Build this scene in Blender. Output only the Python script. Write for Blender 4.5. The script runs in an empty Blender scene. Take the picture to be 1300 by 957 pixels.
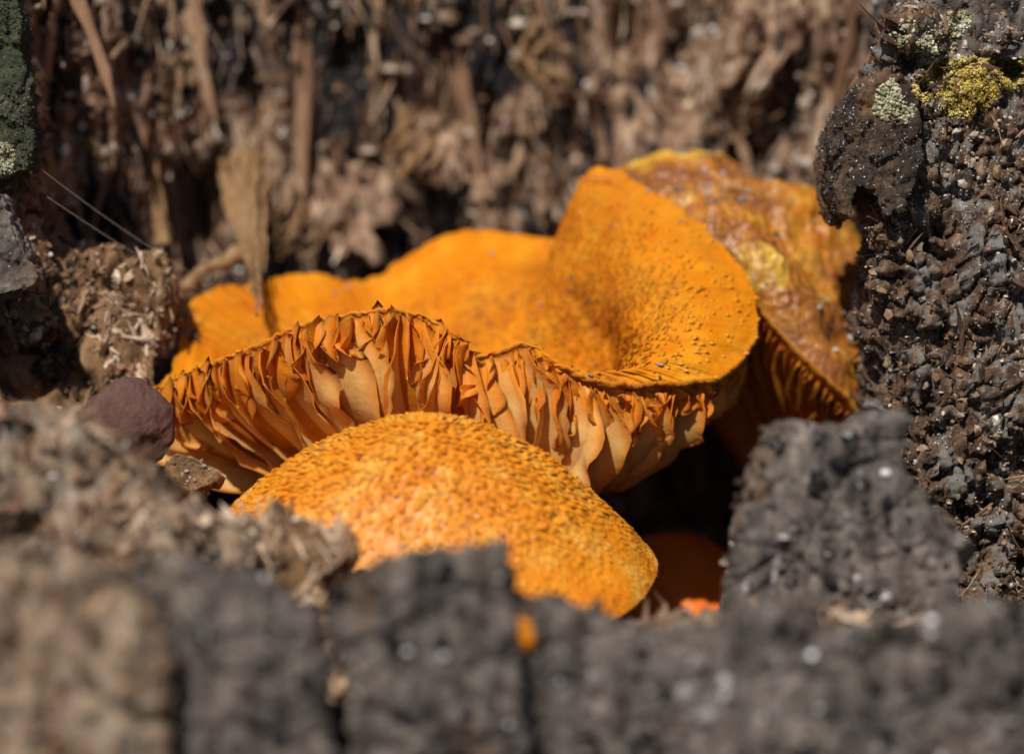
import bpy, math, random
import numpy as np
from mathutils import Vector, Matrix

# ------------------------------------------------------------------ camera, sky, sun, exposure
S = 0.01                                   # everything below is modelled in centimetres
PITCH = math.radians(18)
FWD = np.array((0, math.cos(PITCH), -math.sin(PITCH)))
UPV = np.array((0, math.sin(PITCH), math.cos(PITCH)))
ORG = np.array((0.0, 0.0, 24.0))           # the point in focus, 24 cm above the ground
DIST = 50.0
CAM = ORG - FWD * DIST
scene = bpy.context.scene
col = scene.collection
cd = bpy.data.cameras.new('camera')
cam = bpy.data.objects.new('camera', cd)
col.objects.link(cam)
cam.location = Vector(CAM * S)
cam.rotation_euler = (math.pi / 2 - PITCH, 0, 0)
cd.sensor_width = 36
cd.lens = 36 * DIST / 16.25
cd.clip_start = 0.01
cd.clip_end = 1000
cd.dof.use_dof = True
cd.dof.focus_distance = (DIST - 0.6) * S
cd.dof.aperture_fstop = 7.6
cd.dof.aperture_blades = 9
scene.camera = cam

SUN_DIR = Vector((-0.22, -0.50, 0.84)).normalized()      # towards the sun
world = bpy.data.worlds.new('World')
scene.world = world
world.use_nodes = True
wn = world.node_tree
sky = wn.nodes.new('ShaderNodeTexSky')
sky.sky_type = 'NISHITA'
sky.sun_disc = False
sky.sun_elevation = math.asin(SUN_DIR.z)
sky.sun_rotation = math.atan2(SUN_DIR.x, SUN_DIR.y)
wn.links.new(sky.outputs[0], wn.nodes['Background'].inputs[0])
wn.nodes['Background'].inputs[1].default_value = 0.055
sl = bpy.data.lights.new('sun', 'SUN')
sl.energy = 4.9
sl.angle = math.radians(0.5)
sl.color = (1.0, 0.93, 0.82)
sun = bpy.data.objects.new('sun', sl)
col.objects.link(sun)
sun.location = (0, 0, 3)
sun.rotation_euler = SUN_DIR.to_track_quat('Z', 'Y').to_euler()
scene.view_settings.view_transform = 'Standard'
scene.view_settings.look = 'None'
scene.view_settings.gamma = 1
scene.view_settings.exposure = 0.0
scene.render.engine = 'CYCLES'
scene.cycles.use_denoising = True
scene.cycles.max_bounces = 8
scene.cycles.sample_clamp_indirect = 6


def at(px, py, d):
    """A point seen at that place of the 1300 x 957 picture, d cm behind the focus plane."""
    D = DIST + d
    k = D / DIST / 80.0
    return CAM + FWD * D + np.array((1.0, 0, 0)) * ((px - 650) * k) + UPV * ((478.5 - py) * k)


# ------------------------------------------------------------------ noise
def hsh(ix, iy, iz, seed):
    n = (ix.astype(np.int64) * 374761393 + iy.astype(np.int64) * 668265263 + iz.astype(np.int64) * 2147483647 + seed * 1274126177) & 0xFFFFFFFF
    n = ((n ^ (n >> 13)) * 1274126177) & 0xFFFFFFFF
    n = ((n ^ (n >> 15)) * 2246822519) & 0xFFFFFFFF
    n = n ^ (n >> 16)
    return n.astype(np.float64) / 4294967295.0


def vnoise(P, seed=0):
    i = np.floor(P)
    f = P - i
    f = f * f * f * (f * (f * 6 - 15) + 10)
    ix, iy, iz = i[:, 0], i[:, 1], i[:, 2]
    out = 0
    for dx in (0, 1):
        wx = f[:, 0] if dx else 1 - f[:, 0]
        for dy in (0, 1):
            wy = f[:, 1] if dy else 1 - f[:, 1]
            for dz in (0, 1):
                wz = f[:, 2] if dz else 1 - f[:, 2]
                out = out + wx * wy * wz * hsh(ix + dx, iy + dy, iz + dz, seed)
    return out * 2 - 1


ROT = np.array(((0.36, 0.48, -0.8), (-0.8, 0.6, 0.0), (0.48, 0.64, 0.6)))


def fbm(P, octv=4, seed=0, gain=0.5, rot=True):
    P = np.asarray(P, float)
    a, s, t = 1.0, 0, 0
    for o in range(octv):
        s = s + a * vnoise(P, seed + o * 17)
        t += a
        a *= gain
        P = (P @ ROT.T if rot else P) * 2.03 + 11.7
    return s / t


def ridged(P, octv=3, seed=0):
    P = np.asarray(P, float)
    a, s, t = 1.0, 0, 0
    for o in range(octv):
        s = s + a * (1 - np.abs(vnoise(P, seed + o * 31)) * 2)
        t += a
        a *= 0.5
        P = P * 2.1 + 5.3
    return s / t


def worley(P, seed=0):
    i = np.floor(P)
    best = np.full(len(P), 9.0)
    sec = np.full(len(P), 9.0)
    for dx in (-1, 0, 1):
        for dy in (-1, 0, 1):
            for dz in (-1, 0, 1):
                c = i + np.array((dx, dy, dz))
                q = np.stack([hsh(c[:, 0], c[:, 1], c[:, 2], seed + k) for k in (1, 2, 3)], 1) + c
                d = np.sqrt(((q - P) ** 2).sum(1))
                sec = np.minimum(np.maximum(best, d), sec)
                best = np.minimum(best, d)
    return best, sec - best


def sst(a, b, x):
    t = np.clip((x - a) / (b - a), 0, 1)
    return t * t * (3 - 2 * t)


# ------------------------------------------------------------------ mesh helpers
LOC = {}


def mesh_from(name, V, F, attrs=None, smooth=True):
    V = np.asarray(V, float)
    me = bpy.data.meshes.new(name)
    if isinstance(F, np.ndarray):
        n, k = F.shape
        me.vertices.add(len(V))
        me.vertices.foreach_set('co', (V * S).astype(np.float32).ravel())
        me.loops.add(n * k)
        me.loops.foreach_set('vertex_index', F.astype(np.int32).ravel())
        me.polygons.add(n)
        me.polygons.foreach_set('loop_start', np.arange(0, n * k, k, dtype=np.int32))
        me.update(calc_edges=True)
        me.validate()
    else:
        me.from_pydata((V * S).tolist(), [], F)
        me.update()
    if attrs:
        for k, a in attrs.items():
            if len(me.vertices) == len(a):
                at_ = me.attributes.new(k, 'FLOAT', 'POINT')
                at_.data.foreach_set('value', np.asarray(a, np.float32))
    me.polygons.foreach_set('use_smooth', np.full(len(me.polygons), smooth))
    return me


def thing(name, loc, label, cat, group=None):
    o = bpy.data.objects.new(name, None)
    o.empty_display_size = 0.01
    col.objects.link(o)
    o.location = Vector(np.asarray(loc, float) * S)
    LOC[o.name] = np.asarray(loc, float)
    o['label'] = label
    o['category'] = cat
    if group:
        o['group'] = group
    return o


def obj(name, V, F, mat, parent=None, attrs=None, smooth=True, label=None, cat=None, kind=None, group=None):
    V = np.asarray(V, float)
    if parent is not None:
        o0 = LOC[parent.name]
    else:
        o0 = np.array((V[:, 0].mean(), V[:, 1].mean(), V[:, 2].min()))
    me = mesh_from(name, V - o0, F, attrs, smooth)
    me.materials.append(mat)
    o = bpy.data.objects.new(name, me)
    col.objects.link(o)
    if parent is not None:
        o.parent = parent
        LOC[o.name] = o0
    else:
        o.location = Vector(o0 * S)
        LOC[o.name] = o0
    if label:
        o['label'] = label
    if cat:
        o['category'] = cat
    if kind:
        o['kind'] = kind
    if group:
        o['group'] = group
    return o


def grid_faces(nu, nv, wrap_u=False):
    iu = np.arange(nu if wrap_u else nu - 1)
    iv = np.arange(nv - 1)
    a, b = np.meshgrid(iu, iv, indexing='ij')
    a, b = a.ravel(), b.ravel()
    a2 = (a + 1) % nu
    return np.stack([a * nv + b, a2 * nv + b, a2 * nv + b + 1, a * nv + b + 1], 1)


def vnormals(V, F):
    e1 = V[F[:, 2]] - V[F[:, 0]]
    e2 = V[F[:, -1]] - V[F[:, 1]]
    fn = np.cross(e1, e2)
    N = np.zeros_like(V)
    for k in range(F.shape[1]):
        for c in range(3):
            N[:, c] += np.bincount(F[:, k], weights=fn[:, c], minlength=len(V))
    return N / (np.linalg.norm(N, axis=1, keepdims=True) + 1e-12)


def relax(V, F, n):
    for _ in range(n):
        acc = np.zeros_like(V)
        cnt = np.zeros(len(V))
        for k in range(4):
            a, b = F[:, k], F[:, (k + 1) % 4]
            for c in range(3):
                acc[:, c] += np.bincount(a, weights=V[b, c], minlength=len(V)) + np.bincount(b, weights=V[a, c], minlength=len(V))
            cnt += np.bincount(a, minlength=len(V)) + np.bincount(b, minlength=len(V))
        V = V * 0.4 + 0.6 * acc / np.maximum(cnt, 1)[:, None]
    return V


def remesh(V, F, voxel):
    me = bpy.data.meshes.new('tmp')
    me.from_pydata([tuple(v) for v in V], [], F)
    me.update()
    o = bpy.data.objects.new('tmp', me)
    col.objects.link(o)
    m = o.modifiers.new('r', 'REMESH')
    m.mode = 'VOXEL'
    m.voxel_size = voxel
    dg = bpy.context.evaluated_depsgraph_get()
    ev = o.evaluated_get(dg)
    em = ev.to_mesh()
    v = np.empty(len(em.vertices) * 3, np.float32)
    em.vertices.foreach_get('co', v)
    n = len(em.polygons)
    f = np.empty(n * 4, np.int32)
    em.loops.foreach_get('vertex_index', f)
    ev.to_mesh_clear()
    bpy.data.objects.remove(o)
    bpy.data.meshes.remove(me)
    return v.reshape(-1, 3).astype(float), f.reshape(-1, 4)


def prism(front, depth_vec, taper=1.0):
    """Closed prism: a polygon of 3D points pushed along depth_vec."""
    n = len(front)
    c = np.mean(front, axis=0)
    back = [c + (p - c) * taper + depth_vec for p in front]
    V = [tuple(p) for p in front] + [tuple(p) for p in back]
    F = [tuple(range(n - 1, -1, -1)), tuple(range(n, 2 * n))]
    for i in range(n):
        j = (i + 1) % n
        F.append((i, j, n + j, n + i))
    return V, F


def join_vf(parts):
    V, F = [], []
    for v, f in parts:
        o = len(V)
        V += [tuple(p) for p in v]
        F += [tuple(i + o for i in q) for q in f]
    return V, F


# ------------------------------------------------------------------ wood relief
def rough(V, N, seed, style, amp=1.0):
    if style == 'fibre':
        d = 0.35 * fbm(V * 0.55, 3, seed)
        d = d + 0.28 * ridged(V * np.array((1.9, 1.9, 0.28)), 3, seed + 5)
        w, e = worley(V * np.array((1.1, 1.1, 0.5)), seed + 9)
        d = d - 0.30 * (1 - sst(0.0, 0.22, e))
        d = d + 0.07 * fbm(V * np.array((8, 8, 1.2)), 3, seed + 12, rot=False)
        d = d + 0.07 * fbm(V * 6, 3, seed + 14)
    elif style == 'grain':
        d = 0.40 * fbm(V * 0.8, 3, seed)
        w, e = worley(V * np.array((3.2, 3.2, 1.9)), seed + 2)
        d = d + 0.06 * (0.5 - w) - 0.22 * (1 - sst(0.0, 0.12, e)) + 0.14 * fbm(V * 3.1, 3, seed + 3)
        w, e = worley(V * 7.0, seed + 4)
        d = d + 0.07 * (0.5 - w)
        d = d + 0.34 * ridged(V * np.array((2.0, 2.0, 0.30)), 3, seed + 5)
        d = d + 0.09 * fbm(V * 10, 3, seed + 7)
        d = d - 0.8 * sst(0.15, 0.55, fbm(V * 1.5 + 7, 3, seed + 21))
    elif style == 'char':
        d = 0.22 * fbm(V * 0.8, 3, seed)
        w, e = worley(V * np.array((1.2, 1.2, 1.5)), seed + 2)
        d = d - 0.10 * (1 - sst(0.0, 0.10, e)) + 0.06 * fbm(V * 2.0, 2, seed + 33)
        d = d + 0.06 * ridged(V * np.array((2.6, 2.6, 0.4)), 3, seed + 4)
        d = d + 0.04 * fbm(V * 9, 3, seed + 7)
    else:                                   # bark
        d = 0.10 * fbm(V * 1.3, 3, seed)
        w, e = worley(V * np.array((2.4, 2.4, 1.3)), seed + 2)
        d = d - 0.10 * (1 - sst(0.0, 0.2, e))
        d = d + 0.09 * fbm(V * 7, 4, seed + 7) + 0.05 * fbm(V * 20, 2, seed + 27)
    return V + N * (d * amp)[:, None]


# ------------------------------------------------------------------ materials
def ramp(nt, stops):
    r = nt.nodes.new('ShaderNodeValToRGB')
    els = r.color_ramp.elements
    while len(els) < len(stops):
        els.new(0.5)
    for e, (p, c) in zip(els, stops):
        e.position = p
        e.color = (c[0], c[1], c[2], 1)
    return r


def noise_node(nt, scale, detail=4, stretch=(1, 1, 1), rough_=0.55, dist=0.0):
    tc = nt.nodes.new('ShaderNodeTexCoord')
    mp = nt.nodes.new('ShaderNodeMapping')
    mp.inputs['Scale'].default_value = [100 * s for s in stretch]
    nt.links.new(tc.outputs['Object'], mp.inputs[0])
    n = nt.nodes.new('ShaderNodeTexNoise')
    n.inputs['Scale'].default_value = scale
    n.inputs['Detail'].default_value = detail
    n.inputs['Roughness'].default_value = rough_
    n.inputs['Distortion'].default_value = dist
    nt.links.new(mp.outputs[0], n.inputs['Vector'])
    return n.outputs['Fac']


def mix_rgb(nt, fac, a, b, mode='MIX'):
    m = nt.nodes.new('ShaderNodeMix')
    m.data_type = 'RGBA'
    m.blend_type = mode
    for k, v in ((0, fac), (6, a), (7, b)):
        if hasattr(v, 'is_linked'):
            nt.links.new(v, m.inputs[k])
        elif k == 0:
            m.inputs[0].default_value = v
        else:
            m.inputs[k].default_value = (v[0], v[1], v[2], 1)
    return m.outputs[2]


def mathn(nt, op, a, b=0.0, clamp=False):
    m = nt.nodes.new('ShaderNodeMath')
    m.operation = op
    m.use_clamp = clamp
    for k, v in ((0, a), (1, b)):
        if hasattr(v, 'is_linked'):
            nt.links.new(v, m.inputs[k])
        else:
            m.inputs[k].default_value = v
    return m.outputs[0]


def attr(nt, name):
    a = nt.nodes.new('ShaderNodeAttribute')
    a.attribute_name = name
    return a.outputs['Fac']


def new_mat(name, rough_=0.8, spec=0.3):
    m = bpy.data.materials.new(name)
    m.use_nodes = True
    b = m.node_tree.nodes['Principled BSDF']
    b.inputs['Roughness'].default_value = rough_
    b.inputs['Specular IOR Level'].default_value = spec
    return m, m.node_tree, b


def bump(nt, b, h, dist, strength=0.7):
    bn = nt.nodes.new('ShaderNodeBump')
    bn.inputs['Strength'].default_value = strength
    bn.inputs['Distance'].default_value = dist * S
    nt.links.new(h, bn.inputs['Height'])
    nt.links.new(bn.outputs[0], b.inputs['Normal'])


def wood_mat(name, stops, stretch=(3, 3, 0.5), scale=1.0, blotch=None, blotch_scale=0.5, blotch_edge=(0.5, 0.62), speck=None, rough_=0.85, spec=0.25):
    m, nt, b = new_mat(name, rough_, spec)
    a = noise_node(nt, scale, 6, stretch, 0.62, 0.3)
    c = noise_node(nt, 2.6, 5, (1, 1, 1), 0.6)
    f = mathn(nt, 'ADD', mathn(nt, 'MULTIPLY', a, 0.6), mathn(nt, 'MULTIPLY', c, 0.4))
    r = ramp(nt, stops)
    nt.links.new(f, r.inputs[0])
    out = r.outputs[0]
    if blotch:
        bl = noise_node(nt, blotch_scale, 4, (1, 1, 0.6), 0.6)
        rr = ramp(nt, [(blotch_edge[0], (0, 0, 0)), (blotch_edge[1], (1, 1, 1))])
        nt.links.new(bl, rr.inputs[0])
        out = mix_rgb(nt, rr.outputs[0], out, blotch)
    if speck:
        sp = noise_node(nt, 9, 2, (1, 1, 1), 0.5)
        rr = ramp(nt, [(0.66, (0, 0, 0)), (0.72, (1, 1, 1))])
        nt.links.new(sp, rr.inputs[0])
        out = mix_rgb(nt, rr.outputs[0], out, speck)
    nt.links.new(out, b.inputs['Base Color'])
    bump(nt, b, noise_node(nt, 11, 6, (1, 1, 0.6), 0.72), 0.11, 1.0)
    return m


M = {}
M['back'] = wood_mat('rotten_back_wood', [(0.36, (0.010, 0.007, 0.006)), (0.42, (0.075, 0.036, 0.022)), (0.48, (0.26, 0.145, 0.088)), (0.54, (0.50, 0.335, 0.225)), (0.62, (0.72, 0.57, 0.45))],
                     blotch=(0.018, 0.015, 0.016), blotch_scale=0.5, blotch_edge=(0.49, 0.57), speck=(0.38, 0.33, 0.31))
M['tan'] = wood_mat('crumbled_tan_wood', [(0.28, (0.03, 0.018, 0.01)), (0.42, (0.16, 0.085, 0.04)), (0.55, (0.34, 0.2, 0.1)), (0.70, (0.52, 0.36, 0.21))], stretch=(2.2, 2.2, 0.8))
M['right'] = wood_mat('granular_dark_wood', [(0.32, (0.012, 0.009, 0.007)), (0.44, (0.075, 0.044, 0.030)), (0.53, (0.18, 0.108, 0.068)), (0.65, (0.38, 0.26, 0.17))],
                      blotch=(0.24, 0.225, 0.21), blotch_scale=2.4, blotch_edge=(0.49, 0.60), speck=(0.40, 0.36, 0.33), spec=0.2, stretch=(6, 6, 2.2), rough_=0.95)
M['char'] = wood_mat('weathered_grey_wood', [(0.34, (0.030, 0.022, 0.018)), (0.44, (0.095, 0.080, 0.072)), (0.53, (0.185, 0.158, 0.14)), (0.65, (0.38, 0.325, 0.28))], stretch=(3.0, 3.0, 0.6),
                     blotch=(0.18, 0.115, 0.075), blotch_scale=0.8, blotch_edge=(0.55, 0.70), speck=(0.32, 0.30, 0.29), spec=0.22, rough_=0.92)
M['greytan'] = wood_mat('weathered_tan_wood', [(0.30, (0.04, 0.028, 0.02)), (0.43, (0.18, 0.125, 0.085)), (0.52, (0.40, 0.295, 0.21)), (0.66, (0.58, 0.46, 0.36))], stretch=(1.5, 1.5, 0.8),
                        blotch=(0.16, 0.14, 0.125), blotch_scale=0.6, blotch_edge=(0.54, 0.66), speck=(0.5, 0.47, 0.45))
M['bark'] = wood_mat('black_brown_bark', [(0.30, (0.014, 0.011, 0.009)), (0.48, (0.05, 0.036, 0.027)), (0.60, (0.12, 0.078, 0.052)), (0.72, (0.28, 0.17, 0.10))], stretch=(4, 4, 1.4), speck=(0.36, 0.35, 0.34), blotch=(0.20, 0.11, 0.06), blotch_scale=1.3, blotch_edge=(0.54, 0.64), rough_=0.8, spec=0.3)
M['moss'] = wood_mat('mossy_bark', [(0.32, (0.022, 0.024, 0.016)), (0.5, (0.058, 0.066, 0.038)), (0.66, (0.105, 0.115, 0.07)), (0.78, (0.20, 0.21, 0.16))], stretch=(3, 3, 2), speck=(0.22, 0.21, 0.16))
M['floor'] = wood_mat('cavity_soil', [(0.3, (0.006, 0.004, 0.003)), (0.6, (0.02, 0.013, 0.009)), (0.75, (0.05, 0.03, 0.02))])
M['ground'] = wood_mat('forest_litter', [(0.3, (0.03, 0.022, 0.014)), (0.5, (0.08, 0.055, 0.03)), (0.7, (0.16, 0.11, 0.06))], stretch=(0.2, 0.2, 0.2))
M['ball'] = wood_mat('purple_brown_skin', [(0.3, (0.085, 0.043, 0.038)), (0.5, (0.165, 0.085, 0.072)), (0.7, (0.24, 0.14, 0.12))], stretch=(1, 1, 1), scale=1.5, rough_=0.6)
M['lichen_yellow'] = wood_mat('yellow_lichen', [(0.3, (0.12, 0.075, 0.02)), (0.48, (0.30, 0.205, 0.035)), (0.7, (0.50, 0.40, 0.16))], stretch=(7, 7, 7), blotch=(0.10, 0.06, 0.025), blotch_scale=3.0, blotch_edge=(0.56, 0.66))
M['lichen_pale'] = wood_mat('pale_lichen', [(0.34, (0.08, 0.06, 0.035)), (0.48, (0.30, 0.28, 0.16)), (0.66, (0.62, 0.61, 0.48))], stretch=(6, 6, 6), blotch=(0.09, 0.055, 0.03), blotch_scale=2.6, blotch_edge=(0.52, 0.62))


def rnd_mat(name, stops, rough_=0.8, spec=0.3):
    m, nt, b = new_mat(name, rough_, spec)
    r = ramp(nt, stops)
    n = noise_node(nt, 6, 4, (1, 1, 0.5))
    f = mathn(nt, 'ADD', attr(nt, 'rnd'), mathn(nt, 'MULTIPLY', mathn(nt, 'SUBTRACT', n, 0.5), 0.5), True)
    nt.links.new(f, r.inputs[0])
    nt.links.new(r.outputs[0], b.inputs['Base Color'])
    return m


M['sliver'] = rnd_mat('wood_slivers', [(0.0, (0.018, 0.013, 0.011)), (0.3, (0.10, 0.052, 0.031)), (0.6, (0.28, 0.16, 0.095)), (0.85, (0.48, 0.345, 0.235)), (1.0, (0.62, 0.49, 0.38))])
M['crumb'] = rnd_mat('wood_crumbs', [(0.0, (0.02, 0.014, 0.01)), (0.4, (0.10, 0.055, 0.032)), (0.7, (0.26, 0.17, 0.10)), (0.86, (0.42, 0.36, 0.31)), (1.0, (0.74, 0.73, 0.74))], 0.45, 0.5)
M['greycrumb'] = rnd_mat('grey_crumbs', [(0.0, (0.012, 0.01, 0.01)), (0.35, (0.06, 0.045, 0.035)), (0.6, (0.15, 0.13, 0.12)), (0.8, (0.36, 0.34, 0.34)), (1.0, (0.74, 0.75, 0.78))], 0.4, 0.5)
M['splinter'] = wood_mat('pale_splinter_wood', [(0.3, (0.16, 0.075, 0.03)), (0.5, (0.38, 0.22, 0.105)), (0.7, (0.58, 0.40, 0.23))], stretch=(8, 8, 0.6))
M['grit'] = rnd_mat('grit', [(0.0, (0.05, 0.04, 0.035)), (0.5, (0.22, 0.2, 0.19)), (1.0, (0.6, 0.6, 0.6))], 0.4, 0.5)
M['thread'], _nt, _b = new_mat('spider_silk', 0.3, 0.6)
_b.inputs['Base Color'].default_value = (0.6, 0.5, 0.4, 1)


def cap_mat(name, stops, blotches=None, use_tint=True, rough_=0.6, spec=0.35, sss=0.25):
    m, nt, b = new_mat(name, rough_, spec)
    n = noise_node(nt, 1.6, 5, (1, 1, 1), 0.6)
    r = ramp(nt, stops)
    nt.links.new(n, r.inputs[0])
    out = r.outputs[0]
    if blotches:
        for colr, sc, lo, hi in blotches:
            k = noise_node(nt, sc, 4, (1, 1, 1), 0.6, 0.4)
            rr = ramp(nt, [(lo, (0, 0, 0)), (hi, (1, 1, 1))])
            nt.links.new(k, rr.inputs[0])
            out = mix_rgb(nt, rr.outputs[0], out, colr)
    if use_tint:
        out = mix_rgb(nt, attr(nt, 'tint'), out, (0.30, 0.09, 0.012))
    nt.links.new(out, b.inputs['Base Color'])
    b.inputs['Subsurface Weight'].default_value = sss
    b.inputs['Subsurface Radius'].default_value = (1.0, 0.35, 0.06)
    b.inputs['Subsurface Scale'].default_value = 0.15 * S
    bump(nt, b, noise_node(nt, 14, 4), 0.03, 0.6)
    return m


M['cap'] = cap_mat('orange_cap', [(0.3, (0.54, 0.145, 0.002)), (0.5, (0.62, 0.212, 0.004)), (0.7, (0.67, 0.28, 0.012))], spec=0.12, rough_=0.8, sss=0.12)
M['redcap'] = cap_mat('red_orange_cap', [(0.3, (0.70, 0.13, 0.006)), (0.7, (0.82, 0.22, 0.012))], use_tint=False)
M['capback'] = cap_mat('weathered_orange_cap', [(0.3, (0.38, 0.12, 0.010)), (0.5, (0.50, 0.20, 0.02)), (0.7, (0.58, 0.32, 0.05))],
                       blotches=[((0.24, 0.085, 0.022), 0.75, 0.42, 0.56), ((0.72, 0.50, 0.07), 0.6, 0.56, 0.68), ((0.52, 0.40, 0.26), 2.6, 0.66, 0.74)], rough_=0.42, spec=0.5)
M['capscale'] = cap_mat('golden_scales', [(0.3, (0.56, 0.175, 0.003)), (0.5, (0.63, 0.24, 0.010)), (0.7, (0.68, 0.31, 0.03))], spec=0.12, rough_=0.8, sss=0.12)
M['scale'] = cap_mat('cap_scales', [(0.3, (0.78, 0.225, 0.005)), (0.5, (0.84, 0.29, 0.012)), (0.7, (0.90, 0.44, 0.07))], rough_=0.4, spec=0.5)


def gill_mat():
    m, nt, b = new_mat('gill_flesh', 0.6, 0.3)
    n = noise_node(nt, 3, 5, (1, 1, 1), 0.6)
    pale = ramp(nt, [(0.35, (0.84, 0.52, 0.15)), (0.65, (0.93, 0.69, 0.30))])
    nt.links.new(n, pale.inputs[0])
    org = ramp(nt, [(0.35, (0.80, 0.24, 0.010)), (0.65, (0.86, 0.36, 0.03))])
    nt.links.new(n, org.inputs[0])
    c = mix_rgb(nt, attr(nt, 'tint'), pale.outputs[0], org.outputs[0])
    c = mix_rgb(nt, attr(nt, 'burn'), c, (0.16, 0.045, 0.008))
    nt.links.new(c, b.inputs['Base Color'])
    tr = nt.nodes.new('ShaderNodeBsdfTranslucent')
    nt.links.new(c, tr.inputs[0])
    ms = nt.nodes.new('ShaderNodeMixShader')
    ms.inputs[0].default_value = 0.32
    nt.links.new(b.outputs[0], ms.inputs[1])
    nt.links.new(tr.outputs[0], ms.inputs[2])
    nt.links.new(ms.outputs[0], nt.nodes['Material Output'].inputs[0])
    bump(nt, b, noise_node(nt, 7, 3, (0.8, 0.8, 1.6), 0.55), 0.03, 0.35)
    return m


M['gill'] = gill_mat()
M['stem'] = cap_mat('orange_stem', [(0.3, (0.45, 0.16, 0.02)), (0.7, (0.62, 0.28, 0.05))], use_tint=False)

rng = np.random.default_rng(7)


# ------------------------------------------------------------------ scatter builders
def ico():
    p = (1 + 5 ** 0.5) / 2
    v = np.array([(-1, p, 0), (1, p, 0), (-1, -p, 0), (1, -p, 0), (0, -1, p), (0, 1, p), (0, -1, -p), (0, 1, -p), (p, 0, -1), (p, 0, 1), (-p, 0, -1), (-p, 0, 1)], float)
    v /= np.linalg.norm(v[0])
    f = np.array([(0, 11, 5), (0, 5, 1), (0, 1, 7), (0, 7, 10), (0, 10, 11), (1, 5, 9), (5, 11, 4), (11, 10, 2), (10, 7, 6), (7, 1, 8), (3, 9, 4), (3, 4, 2), (3, 2, 6), (3, 6, 8), (3, 8, 9), (4, 9, 5), (2, 4, 11), (6, 2, 10), (8, 6, 7), (9, 8, 1)])
    return v, f


ICO_V, ICO_F = ico()


def crumbs(P, N, lo, hi, bright=0.5, power=3.0, white=0.03, patch=0.8):
    """Angular crumbs at the points P: vertices, faces, rnd."""
    n = len(P)
    sz = lo + (hi - lo) * rng.random(n) ** power
    jit = 1 + 0.45 * (rng.random((n, 12)) - 0.5)
    st = 0.35 + 1.25 * rng.random((n, 3)) ** 1.4
    wh = rng.random(n) < white
    sz = np.where(wh, np.minimum(sz, lo + 0.35 * (hi - lo)), sz)
    v = ICO_V[None] * jit[:, :, None] * st[:, None, :] * sz[:, None, None]
    a = rng.random(n) * 6.283
    ca, sa = np.cos(a)[:, None], np.sin(a)[:, None]
    x = v[:, :, 0] * ca - v[:, :, 1] * sa
    y = v[:, :, 0] * sa + v[:, :, 1] * ca
    v = np.stack([x, y, v[:, :, 2]], 2) + (P + N * sz[:, None] * 0.3)[:, None, :]
    f = (ICO_F[None] + (np.arange(n) * 12)[:, None, None]).reshape(-1, 3)
    r = bright - 0.08 + patch * fbm(P * 1.1 + 3.0, 3, 90) + 0.15 * rng.standard_normal(n)
    r = np.clip(r, 0, 0.82)
    r[wh] = 0.86 + 0.14 * rng.random(wh.sum())
    return v.reshape(-1, 3), f, np.repeat(r, 12)


def sample(V, F, n, cond=None):
    a = np.linalg.norm(np.cross(V[F[:, 2]] - V[F[:, 0]], V[F[:, 3]] - V[F[:, 1]]), axis=1)
    cen = V[F].mean(1)
    fn = np.cross(V[F[:, 2]] - V[F[:, 0]], V[F[:, 3]] - V[F[:, 1]])
    fn /= np.linalg.norm(fn, axis=1, keepdims=True) + 1e-12
    w = a * ((fn * (CAM - cen)).sum(1) > 0)
    if cond is not None:
        w = w * cond(cen, fn)
    i = rng.choice(len(F), n, p=w / w.sum())
    u = rng.random((n, 2))
    q = V[F[i]]
    P = (q[:, 0] * (1 - u[:, :1]) + q[:, 1] * u[:, :1]) * (1 - u[:, 1:]) + (q[:, 3] * (1 - u[:, :1]) + q[:, 2] * u[:, :1]) * u[:, 1:]
    return P, fn[i]


def sliver_vf(length, width, thick, bend, twist, seed, nseg=6):
    """A ragged strip of wood along +z, its face towards -y, peeling off at the top or bottom."""
    r = np.random.default_rng(seed)
    V = []
    for i in range(nseg + 1):
        t = i / nseg
        w = width * (0.55 + 0.6 * math.sin(math.pi * min(1, 0.18 + t * 0.8))) * (0.8 + 0.4 * r.random())
        if i == nseg:
            w *= 0.35
        tw = twist * t
        c = np.array((0.12 * width * r.standard_normal(), -bend * t * t * length, (t - 0.5) * length))
        ax = np.array((math.cos(tw), math.sin(tw), 0))
        ay = np.array((-math.sin(tw), math.cos(tw), 0))
        th = thick * (0.6 + 0.8 * r.random())
        V += [c - ax * w / 2, c - ay * th * 0.7 - ax * w * 0.12, c + ax * w / 2 + np.array((0, 0, 0.2 * width * r.standard_normal())), c + ay * th * 0.6]
    F = []
    for i in range(nseg):
        for k in range(4):
            F.append((i * 4 + k, i * 4 + (k + 1) % 4, (i + 1) * 4 + (k + 1) % 4, (i + 1) * 4 + k))
    F.append((3, 2, 1, 0))
    F.append(tuple(nseg * 4 + k for k in range(4)))
    return np.array(V), F


def frame_for(N, up, spin):
    N = N / np.linalg.norm(N)
    z = up - N * np.dot(up, N)
    z = z / (np.linalg.norm(z) + 1e-9)
    x = np.cross(-N, z)
    c, s = math.cos(spin), math.sin(spin)
    z2 = z * c + x * s
    x2 = np.cross(-N, z2)
    x2 /= np.linalg.norm(x2)
    return np.stack([x2, -N, z2], 1)      # columns: local x, y (into the wood), z (along the fibre)


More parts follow.
